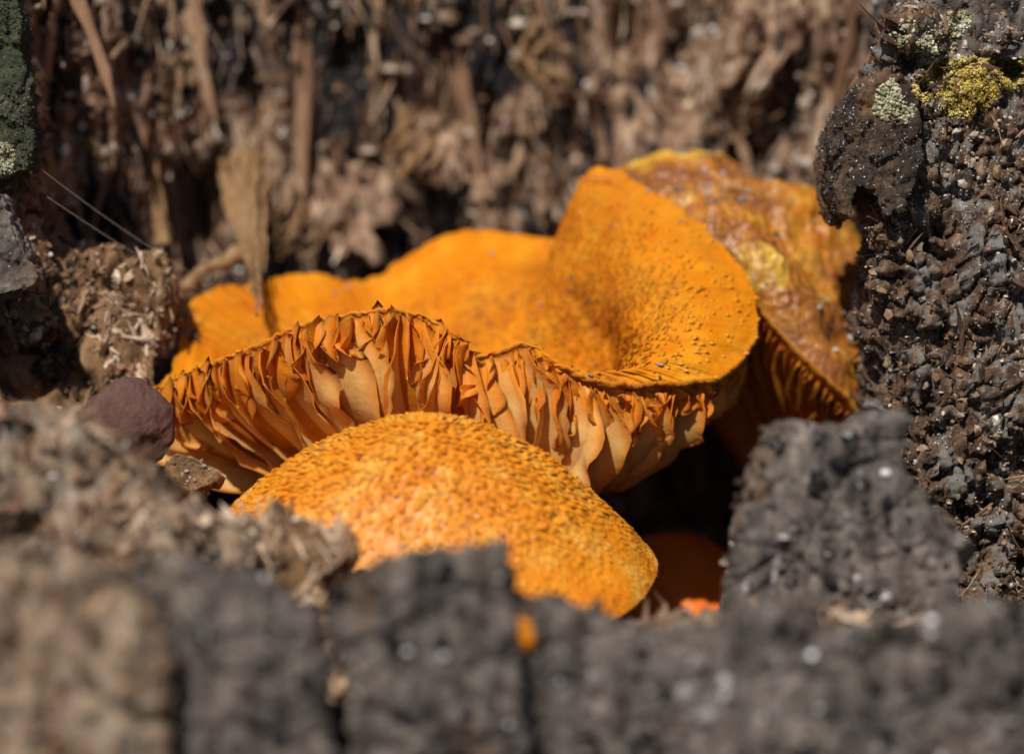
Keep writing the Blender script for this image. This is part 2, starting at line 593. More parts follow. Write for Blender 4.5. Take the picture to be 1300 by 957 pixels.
def sliver_cloud(P, N, lmin, lmax, wmin, wmax, bright, spin=0.25, seed=3):
    r = np.random.default_rng(seed)
    Vs, Fs, R = [], [], []
    protos = [sliver_vf(1, 1, 0.35, 0, 0.5, 100 + k, 3) for k in range(10)]
    pn = 0.95 * fbm(np.asarray(P) * np.array((0.8, 0.8, 0.45)) + 40, 3, 66)
    Fq = np.array([f for f in protos[0][1]])
    o = 0
    for p, n in zip(P, N):
        v = protos[r.integers(10)][0].copy()
        L = lmin + (lmax - lmin) * r.random() ** 2.2
        w = wmin + (wmax - wmin) * r.random() ** 2
        bend = r.random() * 0.35
        v[:, 1] = v[:, 1] * w - bend * L * np.clip(v[:, 2] + 0.5, 0, 1) ** 2
        v[:, 0] *= w
        v[:, 2] *= L * (1 if r.random() > 0.4 else -1)
        B = frame_for(n, np.array((0, 0, 1.0)), spin * r.standard_normal())
        Vs.append(v @ B.T + p)
        Fs.append(Fq + o)
        o += len(v)
        R.append(np.full(len(v), np.clip(bright + pn[len(R)] + 0.16 * r.standard_normal(), 0, 1)))
    return np.concatenate(Vs), np.concatenate(Fs), np.concatenate(R)


# ------------------------------------------------------------------ ground
gv = [(-30000, -30000, 0), (30000, -30000, 0), (30000, 30000, 0), (-30000, 30000, 0)]
obj('ground', gv, [(0, 1, 2, 3)], M['ground'], kind='structure', label='brown leaf-litter forest floor around the stump', smooth=False)

# ------------------------------------------------------------------ the hollow stump
stump = thing('hollow_stump', (0, 1, 0), 'hollow rotten tree stump whose crumbling brown walls surround the orange mushrooms', 'tree stump')


def build_shell():
    nt_ = 300
    th = np.linspace(0, 2 * np.pi, nt_, endpoint=False)
    # top height above ORG by angle (0 = right, 90 = back)
    keys = np.radians([-360, -270, -210, -180, -150, -120, -90, -60, -35, -10, 20, 60, 90, 150, 180, 210, 240, 270, 300])
    tops = [4, -3.2, -2.0, 0.5, -1.5, -3.2, -3.2, -3.2, -1.5, 3.5, 6, 7, 7, 6.5, 0.5, -1.5, -3.2, -3.2, -3.2]
    T = np.interp(np.where(th > np.radians(300), th - 2 * np.pi, th), keys[6:], tops[6:]) + ORG[2]
    T = T + 0.5 * fbm(np.stack([np.cos(th) * 6, np.sin(th) * 6, th * 0], 1), 3, 5)
    prof = []
    fl = ORG[2] - 7.0
    for k in range(26):
        f = k / 25
        prof.append((14.6 - 1.4 * f ** 0.5, f, 'o'))
    for rr in (12.8, 12.2, 11.4, 10.6, 9.9):
        prof.append((rr, 1.0, 't'))
    for k in range(1, 9):
        prof.append((9.5 - 0.8 * k / 8, 1 - k / 8, 'i'))
    for rr in (7.5, 5, 2.5, 0.2):
        prof.append((rr, 0, 'f'))
    V = []
    for j, (rr, f, kd) in enumerate(prof):
        if kd == 'o':
            z = (T - 0.4) * f
        elif kd == 't':
            z = T - 0.05 * (12.8 - rr)
        elif kd == 'i':
            z = fl + (T - fl - 0.3) * f
        else:
            z = np.full(nt_, fl)
        V.append(np.stack([rr * np.cos(th), 1 + rr * np.sin(th), z], 1))
    V = np.stack(V, 1).reshape(-1, 3)
    F = grid_faces(nt_, len(prof), True)
    N = vnormals(V, F)
    d = 0.45 * ridged(V * np.array((0.55, 0.55, 0.12)), 3, 3) + 0.3 * fbm(V * 0.8, 4, 8)
    V = V + N * d[:, None]
    V[:, 2] = np.maximum(V[:, 2], -0.5)
    obj('bark_shell', V, F, M['bark'], stump)


build_shell()


def build_back():
    nx, nz = 620, 400
    x = np.linspace(-11.5, 11.5, nx)
    z = np.linspace(-7.2, 6.6, nz)
    X, Z = np.meshgrid(x, z, indexing='ij')
    X, Z = X.ravel(), Z.ravel()
    Y = 8.6 - 0.030 * X ** 2 - 0.0005 * X ** 4 + 0.06 * Z
    P = np.stack([X, Y, Z], 1)
    Q = P + 0.5 * np.stack([fbm(P * 0.5, 2, 61), X * 0, fbm(P * 0.5, 2, 62)], 1)
    d = 0.95 * fbm(Q * np.array((0.42, 0.42, 0.22)), 3, 1)
    d = d + 0.50 * ridged(Q * np.array((1.15, 1.15, 0.16)), 3, 2)
    w, e = worley(Q * np.array((0.9, 0.5, 0.22)), 9)
    d = d - 0.35 * (1 - sst(0.0, 0.25, e)) + 0.3
    w2, e2 = worley(Q * np.array((2.4, 1.2, 0.6)), 19)
    d = d - 0.14 * (1 - sst(0.0, 0.3, e2))
    d = d + 0.24 * fbm(Q * np.array((5, 5, 0.6)), 3, 12, rot=False) + 0.16 * fbm(Q * 3.5, 4, 14, gain=0.6)
    # deep crevices and a hole beside the splinter
    def pxz(px, py):
        p = at(px, py, 8)
        return p[0], p[2] - ORG[2]
    for (px, py, sx, sz, amp) in ((575, 120, 0.5, 2.4, 1.3), (262, 240, 0.5, 0.8, 2.2), (60, 120, 0.5, 2.0, 0.9), (1000, 130, 0.45, 1.8, 0.9), (720, 170, 0.25, 1.0, 0.8), (860, 60, .4, .6, .8), (640, 230, .3, .6, 1.0), (940, 190, .3, .5, .9), (330, 110, .3, .8, .8), (450, 60, .25, .6, .7), (110, 250, .4, .6, 1.0), (790, 30, .3, .6, .8)):
        cx, cz = pxz(px, py)
        d = d - amp * np.exp(-((X - cx) / sx) ** 2 - ((Z - cz) / sz) ** 2)
    Y = Y - d
    V = np.stack([X, Y, Z + ORG[2]], 1)
    F = grid_faces(nx, nz)
    obj('back_wall', V, F, M['back'], stump, label='blurred brown fibrous back wall of the hollow')
    return V, F


BV, BF = build_back()


def mass(name, outline, d0, depth, voxel, style, seed, mat, parent=None, tilt=0.0, amp=1.0, smooth_n=4, extra=None, **kw):
    """A rough lump: an outline at its own distance, given real thickness, remeshed and weathered."""
    pts = [at(p[0], p[1], d0 + (p[2] if len(p) > 2 else 0)) for p in outline]
    parts = [prism(pts, np.array((0, depth, -0.36 * depth)))]
    if extra:
        for (ol, dd, dep) in extra:
            parts.append(prism([at(p[0], p[1], dd) for p in ol], np.array((0, dep, -0.36 * dep))))
    V, F = join_vf(parts)
    V, F = remesh(V, F, voxel)
    V = relax(V, F, smooth_n)
    V = rough(V, vnormals(V, F), seed, style, amp)
    o = obj(name, V, F, mat, parent, **kw)
    return o, V, F


# wall at the right: dark granular wood with a knob of bark
_, RV, RF = mass('side_wall', [(1160, 30), (1440, 30), (1440, 1100), (1230, 1100), (1190, 960), (1165, 800), (1140, 640), (1124, 520), (1122, 400), (1130, 300), (1140, 240), (1120, 150), (1135, 70)],
                 -0.2, 6.0, 0.042, 'grain', 41, M['right'], stump, label='dark granular side wall with pale grains and bark on top', smooth_n=3)
_, KV, KF = mass('bark_knob', [(1080, 120), (1100, 98), (1128, 88), (1165, 110), (1175, 200), (1150, 270), (1122, 274), (1106, 240), (1088, 240), (1083, 278), (1066, 270), (1056, 235), (1053, 190), (1062, 150)],
                 -1.0, 2.2, 0.035, 'bark', 51, M['bark'], stump, smooth_n=4, amp=0.8, label='rounded dark bark knob with two blunt prongs below')
_, TV, TF = mass('bark_ledge', [(1140, -40), (1700, -60), (1700, 110), (1300, 78), (1225, 72), (1180, 60), (1148, 36)], -0.15, 5.0, 0.06, 'bark', 53, M['char'], stump, smooth_n=5, label='grey bark ledge on top of the dark side wall')

# left wall: tan crumble, mossy bark and grey bark
_, LV, LF = mass('crumbled_wall', [(-260, 250), (40, 300), (90, 310), (150, 326), (190, 330), (206, 360), (212, 420), (200, 470), (190, 560), (150, 620), (-260, 640)], 1.6, 5.0, 0.06, 'fibre', 71, M['tan'], stump, amp=0.85, smooth_n=4,
                 extra=[([(-260, -60), (18, -60), (30, 250), (60, 420), (-260, 520)], 1.0, 6.0)], label='crumbled tan wood slope beside the bark')
_, MV, MF = mass('mossy_bark', [(-260, -80), (18, -60), (22, 10), (32, 35), (27, 70), (37, 105), (34, 140), (46, 178), (38, 200), (42, 214), (12, 222), (-20, 228), (-260, 232)], 0.0, 0.9, 0.035, 'bark', 73, M['moss'], stump, amp=0.85, smooth_n=3, label='green mossy slab of bark at the edge of the hollow')
_, M2V, M2F = mass('grey_bark', [(-260, 246), (2, 244), (14, 275), (30, 315), (48, 345), (50, 368), (12, 372), (-20, 380), (-260, 390)], -0.3, 1.0, 0.035, 'bark', 75, M['char'], stump, amp=0.7, smooth_n=4, label='grey-black bark lump just below the mossy slab')

# front rim: tan mass at one side and blocks of cracked grey wood
_, FV, FF = mass('front_rim', [(-320, 560), (60, 520), (120, 560), (175, 610), (235, 670), (265, 740), (330, 800), (420, 830), (640, 850), (900, 800), (1180, 800), (1600, 780), (1600, 1300), (-320, 1300)], -5.8, 1.8, 0.07, 'fibre', 81, M['greytan'], stump, amp=0.8, smooth_n=5, label='tan and grey broken front rim of the stump')

# scatter on the masses
def scatter(name, VF, ncrumb, lo, hi, bright, mat, nsl=0, sl=(0.2, 0.9, 0.04, 0.16), slb=0.5, cond=None, seed=3, spin=0.25, power=3.0, white=0.04):
    P, N = sample(VF[0], VF[1], ncrumb, cond)
    v, f, r = crumbs(P, N, lo, hi, bright, power, white)
    obj(name + '_crumbs', v, f, mat, stump, attrs={'rnd': r}, smooth=False, kind='stuff')
    if nsl:
        P, N = sample(VF[0], VF[1], nsl, cond)
        v, f, r = sliver_cloud(P, N, *sl, slb, spin, seed)
        obj(name + '_fibres', v, f, M['sliver'], stump, attrs={'rnd': r}, smooth=False, kind='stuff')


def clump(c, n, k=1.3, lo=-0.25, hi=0.35):
    return 0.08 + sst(lo, hi, fbm(c * k + 20, 3, 55))


scatter('back', (BV, BF), 9000, 0.025, 0.19, 0.62, M['crumb'], 4800, (0.15, 1.2, 0.02, 0.11), 0.66, cond=lambda c, n: clump(c, n), spin=0.35, white=0.08)  # near-white crumbs here stand in for sun glints, put into the colour
scatter('side', (RV, RF), 9000, 0.010, 0.08, 0.56, M['crumb'], 1600, (0.12, 0.9, 0.02, 0.10), 0.42, cond=lambda c, n: (c[:, 0] < 9.5) * clump(c, n), spin=0.5, white=0.07)
scatter('side_frost', (RV, RF), 22000, 0.005, 0.030, 0.72, M['greycrumb'], cond=lambda c, n: (c[:, 0] < 9.5) * clump(c + 5, n, 1.2, 0.0, 0.4), white=0.22, power=1.5)
scatter('side_bits', (RV, RF), 3500, 0.015, 0.09, 0.6, M['crumb'], cond=lambda c, n: (c[:, 0] < 9.5) * clump(c + 9, n, 0.9))
scatter('knob', (KV, KF), 3800, 0.005, 0.028, 0.36, M['greycrumb'], cond=lambda c, n: clump(c, n, 2.5), white=0.14)
scatter('ledge', (TV, TF), 1100, 0.012, 0.07, 0.42, M['greycrumb'], cond=lambda c, n: (c[:, 0] < 9.5) * clump(c, n, 2))
scatter('slope', (LV, LF), 3000, 0.012, 0.09, 0.6, M['crumb'], 2600, (0.1, 0.5, 0.03, 0.2), 0.44, cond=lambda c, n: (c[:, 0] > -9.5) * clump(c, n, 1.6), spin=1.0)
scatter('moss', (MV, MF), 500, 0.006, 0.03, 0.35, M['greycrumb'], cond=lambda c, n: (c[:, 0] > -9.5))
scatter('rim', (FV, FF), 2500, 0.02, 0.12, 0.6, M['crumb'], 2500, (0.2, 1.0, 0.05, 0.22), 0.6, cond=lambda c, n: (np.abs(c[:, 0]) < 9.5), spin=0.8)

# the largest slivers on the back wall, each one an object
protos = []
for k in range(10):
    v, f = sliver_vf(1.0 + 0.12 * k, 0.13 + 0.03 * (k % 4), 0.06, (0.02, 0.12, 0.25, 0.05, 0.4)[k % 5], (0.1, 0.5, -0.4, 0.8)[k % 4], 500 + k, 8)
    me = mesh_from('wood_sliver', v, f, {'rnd': np.full(len(v), (0.35, 0.5, 0.65, 0.8, 0.55)[k % 5])}, False)
    me.materials.append(M['sliver'])
    protos.append(me)
P, N = sample(BV, BF, 150, lambda c, n: (np.abs(c[:, 0]) < 9.0) * (c[:, 2] > ORG[2] - 3.0))
for p, n in zip(P, N):
    o = bpy.data.objects.new('wood_sliver', protos[rng.integers(10)])
    col.objects.link(o)
    o.parent = stump
    n = n * 0.4 + np.array((0, -0.6, 0))
    B = frame_for(n, np.array((0, 0, 1.0)), 0.16 * rng.standard_normal())
    if rng.random() < 0.45:
        B = B @ np.diag((-1, 1, -1.0))
    sc = 0.6 + 1.0 * rng.random() ** 1.5
    mt = Matrix(((B * sc * np.array((0.8, 0.8, 1.5))).tolist())).to_4x4()
    mt.translation = Vector((p - n * 0.1 - LOC[stump.name]) * S)
    o.matrix_basis = mt


# ------------------------------------------------------------------ hand-placed splinters
def cat(pts, n):
    pts = np.asarray(pts, float)
    p = np.vstack([2 * pts[0] - pts[1], pts, 2 * pts[-1] - pts[-2]])
    out = []
    m = len(pts) - 1
    for t in np.linspace(0, m - 1e-6, n):
        i = int(t)
        f = t - i
        a, b, c, d = p[i:i + 4]
        out.append(0.5 * (2 * b + (c - a) * f + (2 * a - 5 * b + 4 * c - d) * f * f + (3 * b - a - 3 * c + d) * f ** 3))
    return np.array(out)


def strip(pts, widths, thick, seed, n=40, ring=10):
    """A fibrous strip swept along points; widths is a list along it."""
    r = np.random.default_rng(seed)
    c = cat(pts, n)
    w = np.interp(np.linspace(0, 1, n), np.linspace(0, 1, len(widths)), widths)
    tg = np.gradient(c, axis=0)
    tg /= np.linalg.norm(tg, axis=1, keepdims=True)
    view = np.array((0.1, -1.0, 0.15))
    side = np.cross(tg, view)
    side /= np.linalg.norm(side, axis=1, keepdims=True)
    nrm = np.cross(side, tg)
    a = np.linspace(0, 2 * np.pi, ring, endpoint=False)
    V = c[:, None] + side[:, None] * (np.cos(a)[None, :, None] * (w / 2)[:, None, None]) + nrm[:, None] * (np.sin(a)[None, :, None] * (np.minimum(thick, w * 0.7) / 2)[:, None, None])
    off = (fbm(np.stack([np.repeat(a[None], n, 0).ravel() * 2.2, np.repeat(np.linspace(0, 3, n)[:, None], ring, 1).ravel(), np.full(n * ring, seed * 1.7)], 1), 3, seed)).reshape(n, ring)
    V = V + (V - c[:, None]) * (0.8 * off)[:, :, None]
    idx = np.arange(n * ring).reshape(n, ring)
    F = []
    for i in range(n - 1):
        for k in range(ring):
            F.append((idx[i, k], idx[i, (k + 1) % ring], idx[i + 1, (k + 1) % ring], idx[i + 1, k]))
    F.append(tuple(int(q) for q in idx[0]))
    F.append(tuple(int(q) for q in idx[-1][::-1]))
    return V.reshape(-1, 3), [tuple(int(q) for q in f) for f in F]


def splinter(items, label):
    parts = []
    for k, (pts, widths, th) in enumerate(items):
        parts.append(strip([at(*p) for p in pts], widths, th, 30 + k + len(pts) * 3 + int(pts[0][0])))
    V, F = join_vf(parts)
    V = np.array(V)
    V = V + 0.09 * np.stack([fbm(V * np.array((3, 3, 1.2)), 3, 1), fbm(V * 2.5, 3, 2), fbm(V * 2.5, 3, 3)], 1)
    obj('splinter', V, F, M['splinter'], stump, label=label)


main = []
for (x0, x1, x2, x3, x4, y0, y4, w) in ((290, 284, 292, 308, 318, 150, 345, 0.26), (303, 298, 302, 314, 322, 158, 372, 0.24), (314, 308, 312, 320, 326, 150, 402, 0.26), (325, 322, 322, 328, 331, 165, 392, 0.22), (336, 336, 334, 334, 336, 190, 345, 0.18), (280, 280, 288, 300, 312, 185, 330, 0.16)):
    ys = np.linspace(y0, y4, 5)
    ds = np.interp(ys, [150, 250, 340, 402], [7.0, 5.6, 3.9, 2.0])
    main.append(([(x0, ys[0], ds[0]), (x1, ys[1], ds[1]), (x2, ys[2], ds[2]), (x3, ys[3], ds[3]), (x4, ys[4], ds[4])], [w * 0.4, w * 0.72, w * 0.66, w * 0.5, w * 0.15], 0.16))
splinter(main, 'long pale pronged splinter hanging down onto the big wavy cap')
splinter([([(318, 318, 4.5), (285, 330, 4.2), (255, 345, 3.9), (228, 366, 3.6)], [0.28, 0.22, 0.2, 0.18], 0.2)], 'short side spur of pale wood leaning over the cap')
splinter([([(197, 190, 5.4), (200, 225, 5.2), (205, 270, 5.0), (208, 312, 4.8)], [0.06, 0.16, 0.22, 0.24], 0.2), ([(190, 215, 5.5), (196, 260, 5.2), (202, 312, 4.9)], [0.04, 0.14, 0.16], 0.15)], 'upright orange-brown splinter on the crumbled wall')
for k, (pts, ws, th, lb) in enumerate([
    ([(170, 30, 7.2), (160, 90, 6.8), (175, 150, 6.5), (190, 200, 6.6)], [0.5, 0.7, 0.6, 0.2], 0.3, None),
    ([(215, 40, 7.2), (205, 100, 6.8), (200, 160, 6.6)], [0.4, 0.5, 0.2], 0.3, None),
    ([(150, 50, 7.2), (145, 100, 6.9), (160, 160, 6.7)], [0.3, 0.4, 0.15], 0.25, None),
    ([(400, 250, 6.8), (392, 290, 6.5), (365, 318, 6.3), (352, 322, 6.3)], [0.25, 0.35, 0.3, 0.1], 0.25, None),
    ([(370, 235, 6.9), (362, 270, 6.7), (345, 305, 6.5)], [0.2, 0.3, 0.15], 0.2, None),
    ([(545, 140, 7.0), (525, 160, 6.8), (508, 185, 6.8)], [0.3, 0.42, 0.15], 0.25, None),
    ([(545, 165, 6.9), (530, 190, 6.7), (510, 220, 6.8)], [0.45, 0.55, 0.2], 0.3, None),
    ([(585, 195, 7.4), (590, 225, 7.3)], [0.25, 0.3], 0.2, None),
    ([(690, 40, 7.2), (670, 60, 7.0), (660, 90, 6.9), (690, 120, 7.0)], [0.2, 0.5, 0.4, 0.2], 0.25, None),
    ([(660, 100, 7.1), (690, 90, 6.9), (720, 105, 7.0)], [0.15, 0.35, 0.2], 0.2, None),
    ([(700, 110, 7.1), (690, 140, 6.9), (705, 170, 7.0)], [0.3, 0.3, 0.15], 0.2, None),
    ([(690, 180, 7.3), (685, 230, 7.1), (690, 280, 7.1)], [0.3, 0.5, 0.3], 0.3, None),
    ([(790, 110, 7.3), (780, 160, 7.1), (785, 210, 7.2)], [0.4, 0.6, 0.4], 0.3, None),
    ([(850, 110, 7.4), (860, 140, 7.2), (880, 165, 7.3)], [0.3, 0.4, 0.15], 0.25, None),
    ([(940, 60, 7.4), (965, 90, 7.2), (975, 140, 7.2)], [0.3, 0.4, 0.2], 0.25, None),
    ([(1075, 10, 6.2), (1070, 80, 6.0), (1062, 160, 5.8), (1055, 240, 5.6)], [0.3, 0.4, 0.4, 0.3], 0.3, None),
]):
    parts = []
    rb = np.random.default_rng(900 + k)
    for q in range(6):
        sh = np.array((0.40 * rb.standard_normal() * max(ws), -0.05 * q, 0.2 * rb.standard_normal()))
        pp = [at(p[0], p[1], p[2] + (1.3 if m == 0 else 0.25)) + sh + 0.10 * rb.standard_normal(3) for m, p in enumerate(pts)]
        parts.append(strip(pp, [w * (0.15 + 0.22 * rb.random()) for w in ws], th * 0.5, 200 + 5 * k + q, 24, 7))
    V, F = join_vf(parts)
    V = np.array(V)
    V = V + 0.06 * np.stack([fbm(V * 3.0, 3, 1), fbm(V * 3.0, 3, 2), fbm(V * 3.0, 3, 3)], 1)
    obj('wood_strip', V, F, M['splinter'] if k in (0, 1, 2, 3, 4, 5, 6, 8, 9) else M['back'], stump)


# crumbling lumps that stand out from the back wall
M['pinktan'] = wood_mat('pinkish_tan_rot', [(0.32, (0.05, 0.024, 0.015)), (0.42, (0.20, 0.105, 0.065)), (0.51, (0.44, 0.275, 0.18)), (0.62, (0.68, 0.49, 0.36))], stretch=(5, 5, 0.8))
for k, (cx, cy, w_, h_, dd) in enumerate(((445, 262, 100, 150, 7.0), (182, 110, 95, 170, 7.0), (680, 105, 80, 130, 7.2), (795, 160, 70, 120, 7.2), (470, 100, 110, 150, 7.5), (865, 140, 70, 110, 7.3), (360, 215, 70, 120, 7.0), (560, 200, 60, 70, 7.0), (960, 110, 70, 130, 7.4), (620, 260, 60, 90, 7.3), (310, 60, 80, 120, 7.5), (95, 60, 60, 130, 7.0))):
    rb = np.random.default_rng(1300 + k)
    an = np.linspace(0, 2 * np.pi, 13, endpoint=False)
    rad = 0.7 + 0.55 * rb.random(13)
    ol = [(cx + 0.5 * w_ * q * math.cos(a_), cy + 0.5 * h_ * q * math.sin(a_)) for a_, q in zip(an, rad)]
    _, lv, lf = mass('wood_lump', ol, dd, 1.6, 0.05, 'fibre', 1400 + k, M['pinktan'], stump, amp=0.85, smooth_n=3)
    P, N = sample(lv, lf, 90)
    v, f, r = sliver_cloud(P, N, 0.15, 0.6, 0.02, 0.12, 0.66, 0.5, k)
    obj('lump_fibres', v, f, M['sliver'], stump, attrs={'rnd': r}, smooth=False, kind='stuff')


# ------------------------------------------------------------------ mushrooms
def closed(pts, n):
    P = np.array([at(*p) for p in pts])
    # resample by arc length with a periodic Catmull-Rom
    m = len(P)
    dense = []
    for i in range(m):
        a, b, c, d = P[(i - 1) % m], P[i], P[(i + 1) % m], P[(i + 2) % m]
        for f in np.linspace(0, 1, 40, endpoint=False):
            dense.append(0.5 * (2 * b + (c - a) * f + (2 * a - 5 * b + 4 * c - d) * f * f + (3 * b - a - 3 * c + d) * f ** 3))
    dense = np.array(dense)
    seg = np.linalg.norm(np.roll(dense, -1, 0) - dense, axis=1)
    s = np.concatenate([[0], np.cumsum(seg)])
    tgt = np.linspace(0, s[-1], n, endpoint=False)
    ext = np.vstack([dense, dense[:1]])
    return np.stack([np.interp(tgt, s, ext[:, k]) for k in range(3)], 1)


def unit(a):
    return a / (np.linalg.norm(a, axis=-1, keepdims=True) + 1e-12)


def bez(P0, P1, P2, P3, s):
    return ((1 - s) ** 3) * P0 + 3 * s * (1 - s) ** 2 * P1 + 3 * s * s * (1 - s) * P2 + s ** 3 * P3


def scales_on(V, N, down, n_idx, ln, wd, lift, seed, jitter=0.3, t2=0.10):
    """Small lifted tongues: base at V, pointing along down, tip raised."""
    r = np.random.default_rng(seed)
    n = len(V)
    side = unit(np.cross(N, down))
    k = (0.7 + 0.6 * r.random(n))[:, None]
    ang = jitter * r.standard_normal(n)[:, None]
    dn = unit(down * np.cos(ang) + side * np.sin(ang))
    sd = unit(np.cross(N, dn))
    L, W, H = ln[:, None] * k, wd[:, None] * k, lift[:, None] * (0.5 + r.random(n)[:, None])
    rows = []
    tint = []
    for (a, w, h, t) in ((-0.45, 0.55, -0.012, 0.0), (0.0, 1.0, 0.35, 0.0), (0.36, 0.72, 0.75, t2), (0.66, 0.12, 1.05, 0.62)):
        c = V + dn * L * a + N * (H * h + (-0.012 if h < 0 else 0))
        rows += [c - sd * W * w * 0.5, c + N * W * 0.16 * w, c + sd * W * w * 0.5]
        tint += [t, t * 0.6, t]
    # underside tip
    VV = np.stack(rows, 1).reshape(-1, 3)
    T = np.repeat(np.array(tint)[None], n, 0) * (0.35 + 1.1 * r.random(n))[:, None]
    f = []
    for i in range(3):
        for j in range(2):
            a0 = i * 3 + j
            f.append((a0, a0 + 1, a0 + 4, a0 + 3))
    f = np.array(f)
    F = (f[None] + (np.arange(n) * 12)[:, None, None]).reshape(-1, 4)
    return VV, F, np.clip(T.ravel(), 0, 1)


RIM = [(192, 493, 0.9), (222, 476, 0.6), (262, 457, 0.35), (320, 434, 0.1), (385, 408, 0.0), (445, 392, 0.0), (505, 390, 0.0), (550, 402, 0.05), (584, 426, 0.1),
       (602, 444, 0.3), (630, 434, 0.35), (660, 426, 0.3), (690, 444, 0.1), (720, 452, -0.05), (765, 456, -0.15), (820, 454, -0.2), (870, 446, -0.1), (902, 428, 0.1),
       (922, 398, 0.5), (928, 362, 0.95), (917, 322, 1.4), (888, 284, 1.9), (848, 250, 2.4), (802, 223, 2.9), (766, 207, 3.3), (744, 214, 3.7), (738, 245, 4.1),
       (722, 288, 4.4), (695, 301, 4.6), (650, 293, 4.9), (600, 289, 5.1), (555, 300, 5.2), (515, 326, 5.1), (480, 346, 5.0), (440, 353, 4.9), (400, 343, 4.7),
       (350, 350, 4.5), (300, 358, 4.2), (258, 370, 3.8), (236, 395, 3.2), (231, 430, 2.6), (222, 468, 1.8)]

big = thing('wavy_mushroom', at(600, 700, 3.6) * np.array((1, 1, 0)) + np.array((0, 0, 17.2)), 'largest mushroom with wavy upturned orange cap showing rows of pale torn gills', 'mushroom', 'orange mushrooms in the hollow')


def build_big():
    nth, nr = 760, 110
    R = closed(RIM, nth)
    C = at(585, 468, 3.0)
    # ragged margin
    tt = np.arange(nth) / nth * 2 * np.pi
    circ = np.stack([np.cos(tt), np.sin(tt), tt * 0], 1)
    R = R + unit(R - C) * (0.05 * fbm(circ * 18, 3, 3))[:, None] + np.array((0, 0, 1.0)) * (0.05 * fbm(circ * 25, 3, 4))[:, None]
    r = np.linspace(0.02, 1, nr) ** 0.8
    D = R - C
    top = C + D[:, None] * r[None, :, None]
    sag = np.sin(np.pi * r ** 1.3)
    top[:, :, 2] -= 0.62 * sag[None]
    # lip rolls outwards
    lip = np.clip((r - 0.86) / 0.14, 0, 1) ** 2
    top = top + unit(D)[:, None] * (0.05 * lip)[None, :, None]
    top[:, :, 2] -= (0.07 * lip)[None]
    # the raised lobe swells towards its edge and its lip rolls over
    iL = int(np.argmin(np.linalg.norm(R - at(945, 395, 0.7), axis=1)))
    dth = np.abs((np.arange(nth) - iL + nth / 2) % nth - nth / 2) / nth
    wl = np.exp(-(dth / 0.115) ** 2)[:, None]
    lobe_n = unit(np.array((-0.55, -0.62, 0.56)))
    swell = 0.62 * np.sin(np.pi * np.clip((r - 0.55) / 0.44, 0, 1)) ** 1.4 - 0.55 * np.sin(np.pi * np.clip(r / 0.72, 0, 1)) ** 2
    roll = np.clip((r - 0.84) / 0.16, 0, 1) ** 2.0
    top = top + lobe_n * (wl * swell[None])[:, :, None] - lobe_n * (wl * (0.62 * roll)[None])[:, :, None]
    lip2 = np.clip((r - 0.90) / 0.10, 0, 1)
    hz = unit(D * np.array((1, 1, 0)))
    wr = (sst(0.3, 1.2, R[:, 0]) * (1 - sst(-0.3, 0.4, hz[:, 1])))[:, None]
    top = top + hz[:, None] * (wr * (0.10 * np.sin(lip2 * np.pi / 2))[None])[:, :, None]
    top[:, :, 2] -= wr * (0.16 * (1 - np.cos(lip2 * np.pi / 2)))[None]
    # soft undulation
    Vt = top.reshape(-1, 3)
    rr = np.repeat(r[None], nth, 0).ravel()
    und = 0.17 * fbm(Vt * 0.9, 3, 31) * np.sin(np.pi * rr)
    Ft = grid_faces(nth, nr, True)
    N = vnormals(Vt, Ft)
    sgn = np.sign((N[:, 2]).mean())
    if sgn < 0:
        Ft = Ft[:, ::-1]
        N = -N
    w, e = worley(Vt * 8.5, 5)
    stri = np.repeat(fbm(np.stack([tt * 70, tt * 0, tt * 0], 1), 2, 9)[:, None], nr, 1).ravel() * sst(0.78, 0.95, rr)
    d = und + 0.025 * (0.5 - w) * (1 - 0.7 * sst(0.75, 0.95, rr)) + 0.012 * fbm(Vt * 13, 3, 6) + 0.035 * stri + 0.030 * sst(0.74, 0.9, rr) * fbm(np.stack([rr * 38, np.repeat(tt[:, None], nr, 1).ravel() * 5, rr * 0], 1), 3, 91)
    Vt = Vt + N * d[:, None]
    tint = np.clip((w - 0.46) * 2.2, 0, 0.55) * (1 - sst(0.72, 0.92, rr)) + 0.34 * sst(-0.1, 0.5, fbm(Vt * 0.7, 3, 77)) + 0.16 * sst(0.1, 0.5, fbm(Vt * 3.0, 3, 78))
    cap = obj('cap', Vt, Ft, M['cap'], big, attrs={'tint': np.clip(tint, 0, 1)})
    # flesh below: from the rim down to the stem
    rimtop = Vt.reshape(nth, nr, 3)[:, -1]
    base = at(600, 618, 3.4)
    out = D.copy()
    out[:, 2] = 0
    out = unit(out)
    thick = 0.06 + 0.05 * fbm(circ * 30, 2, 8)[:, None]
    rt0 = sst(0.3, 1.2, rimtop[:, 0])[:, None]
    thick = thick + 0.07 * rt0
    P0 = rimtop - np.array((0, 0, 1.0)) * thick - out * (0.03 + 0.20 * rt0)
    P3 = base + out * 0.75
    drop = np.full(nth, 1.15)
    fr_ = np.clip(-out[:, 1], 0, 1)[:, None]
    rt_ = sst(1.2, 3.2, P0[:, 0])[:, None]
    P1 = P0 + np.array((0, 0, -1.0)) * drop[:, None] * (1 - 0.22 * rt_) - out * (0.12 + 0.42 * rt_) + out * 0.75 * fr_ * (1 - 0.45 * rt_)
    P2 = P0 * 0.42 + P3 * 0.58 + np.array((0, 0, -0.55)) * (1 - 0.3 * rt_) + out * 0.15 + out * 0.50 * fr_ * (1 - 0.4 * rt_) - out * 0.2 * rt_
    ns = 40
    s = np.linspace(0, 1, ns)
    U = bez(P0[:, None], P1[:, None], P2[:, None], P3[:, None], s[None, :, None])
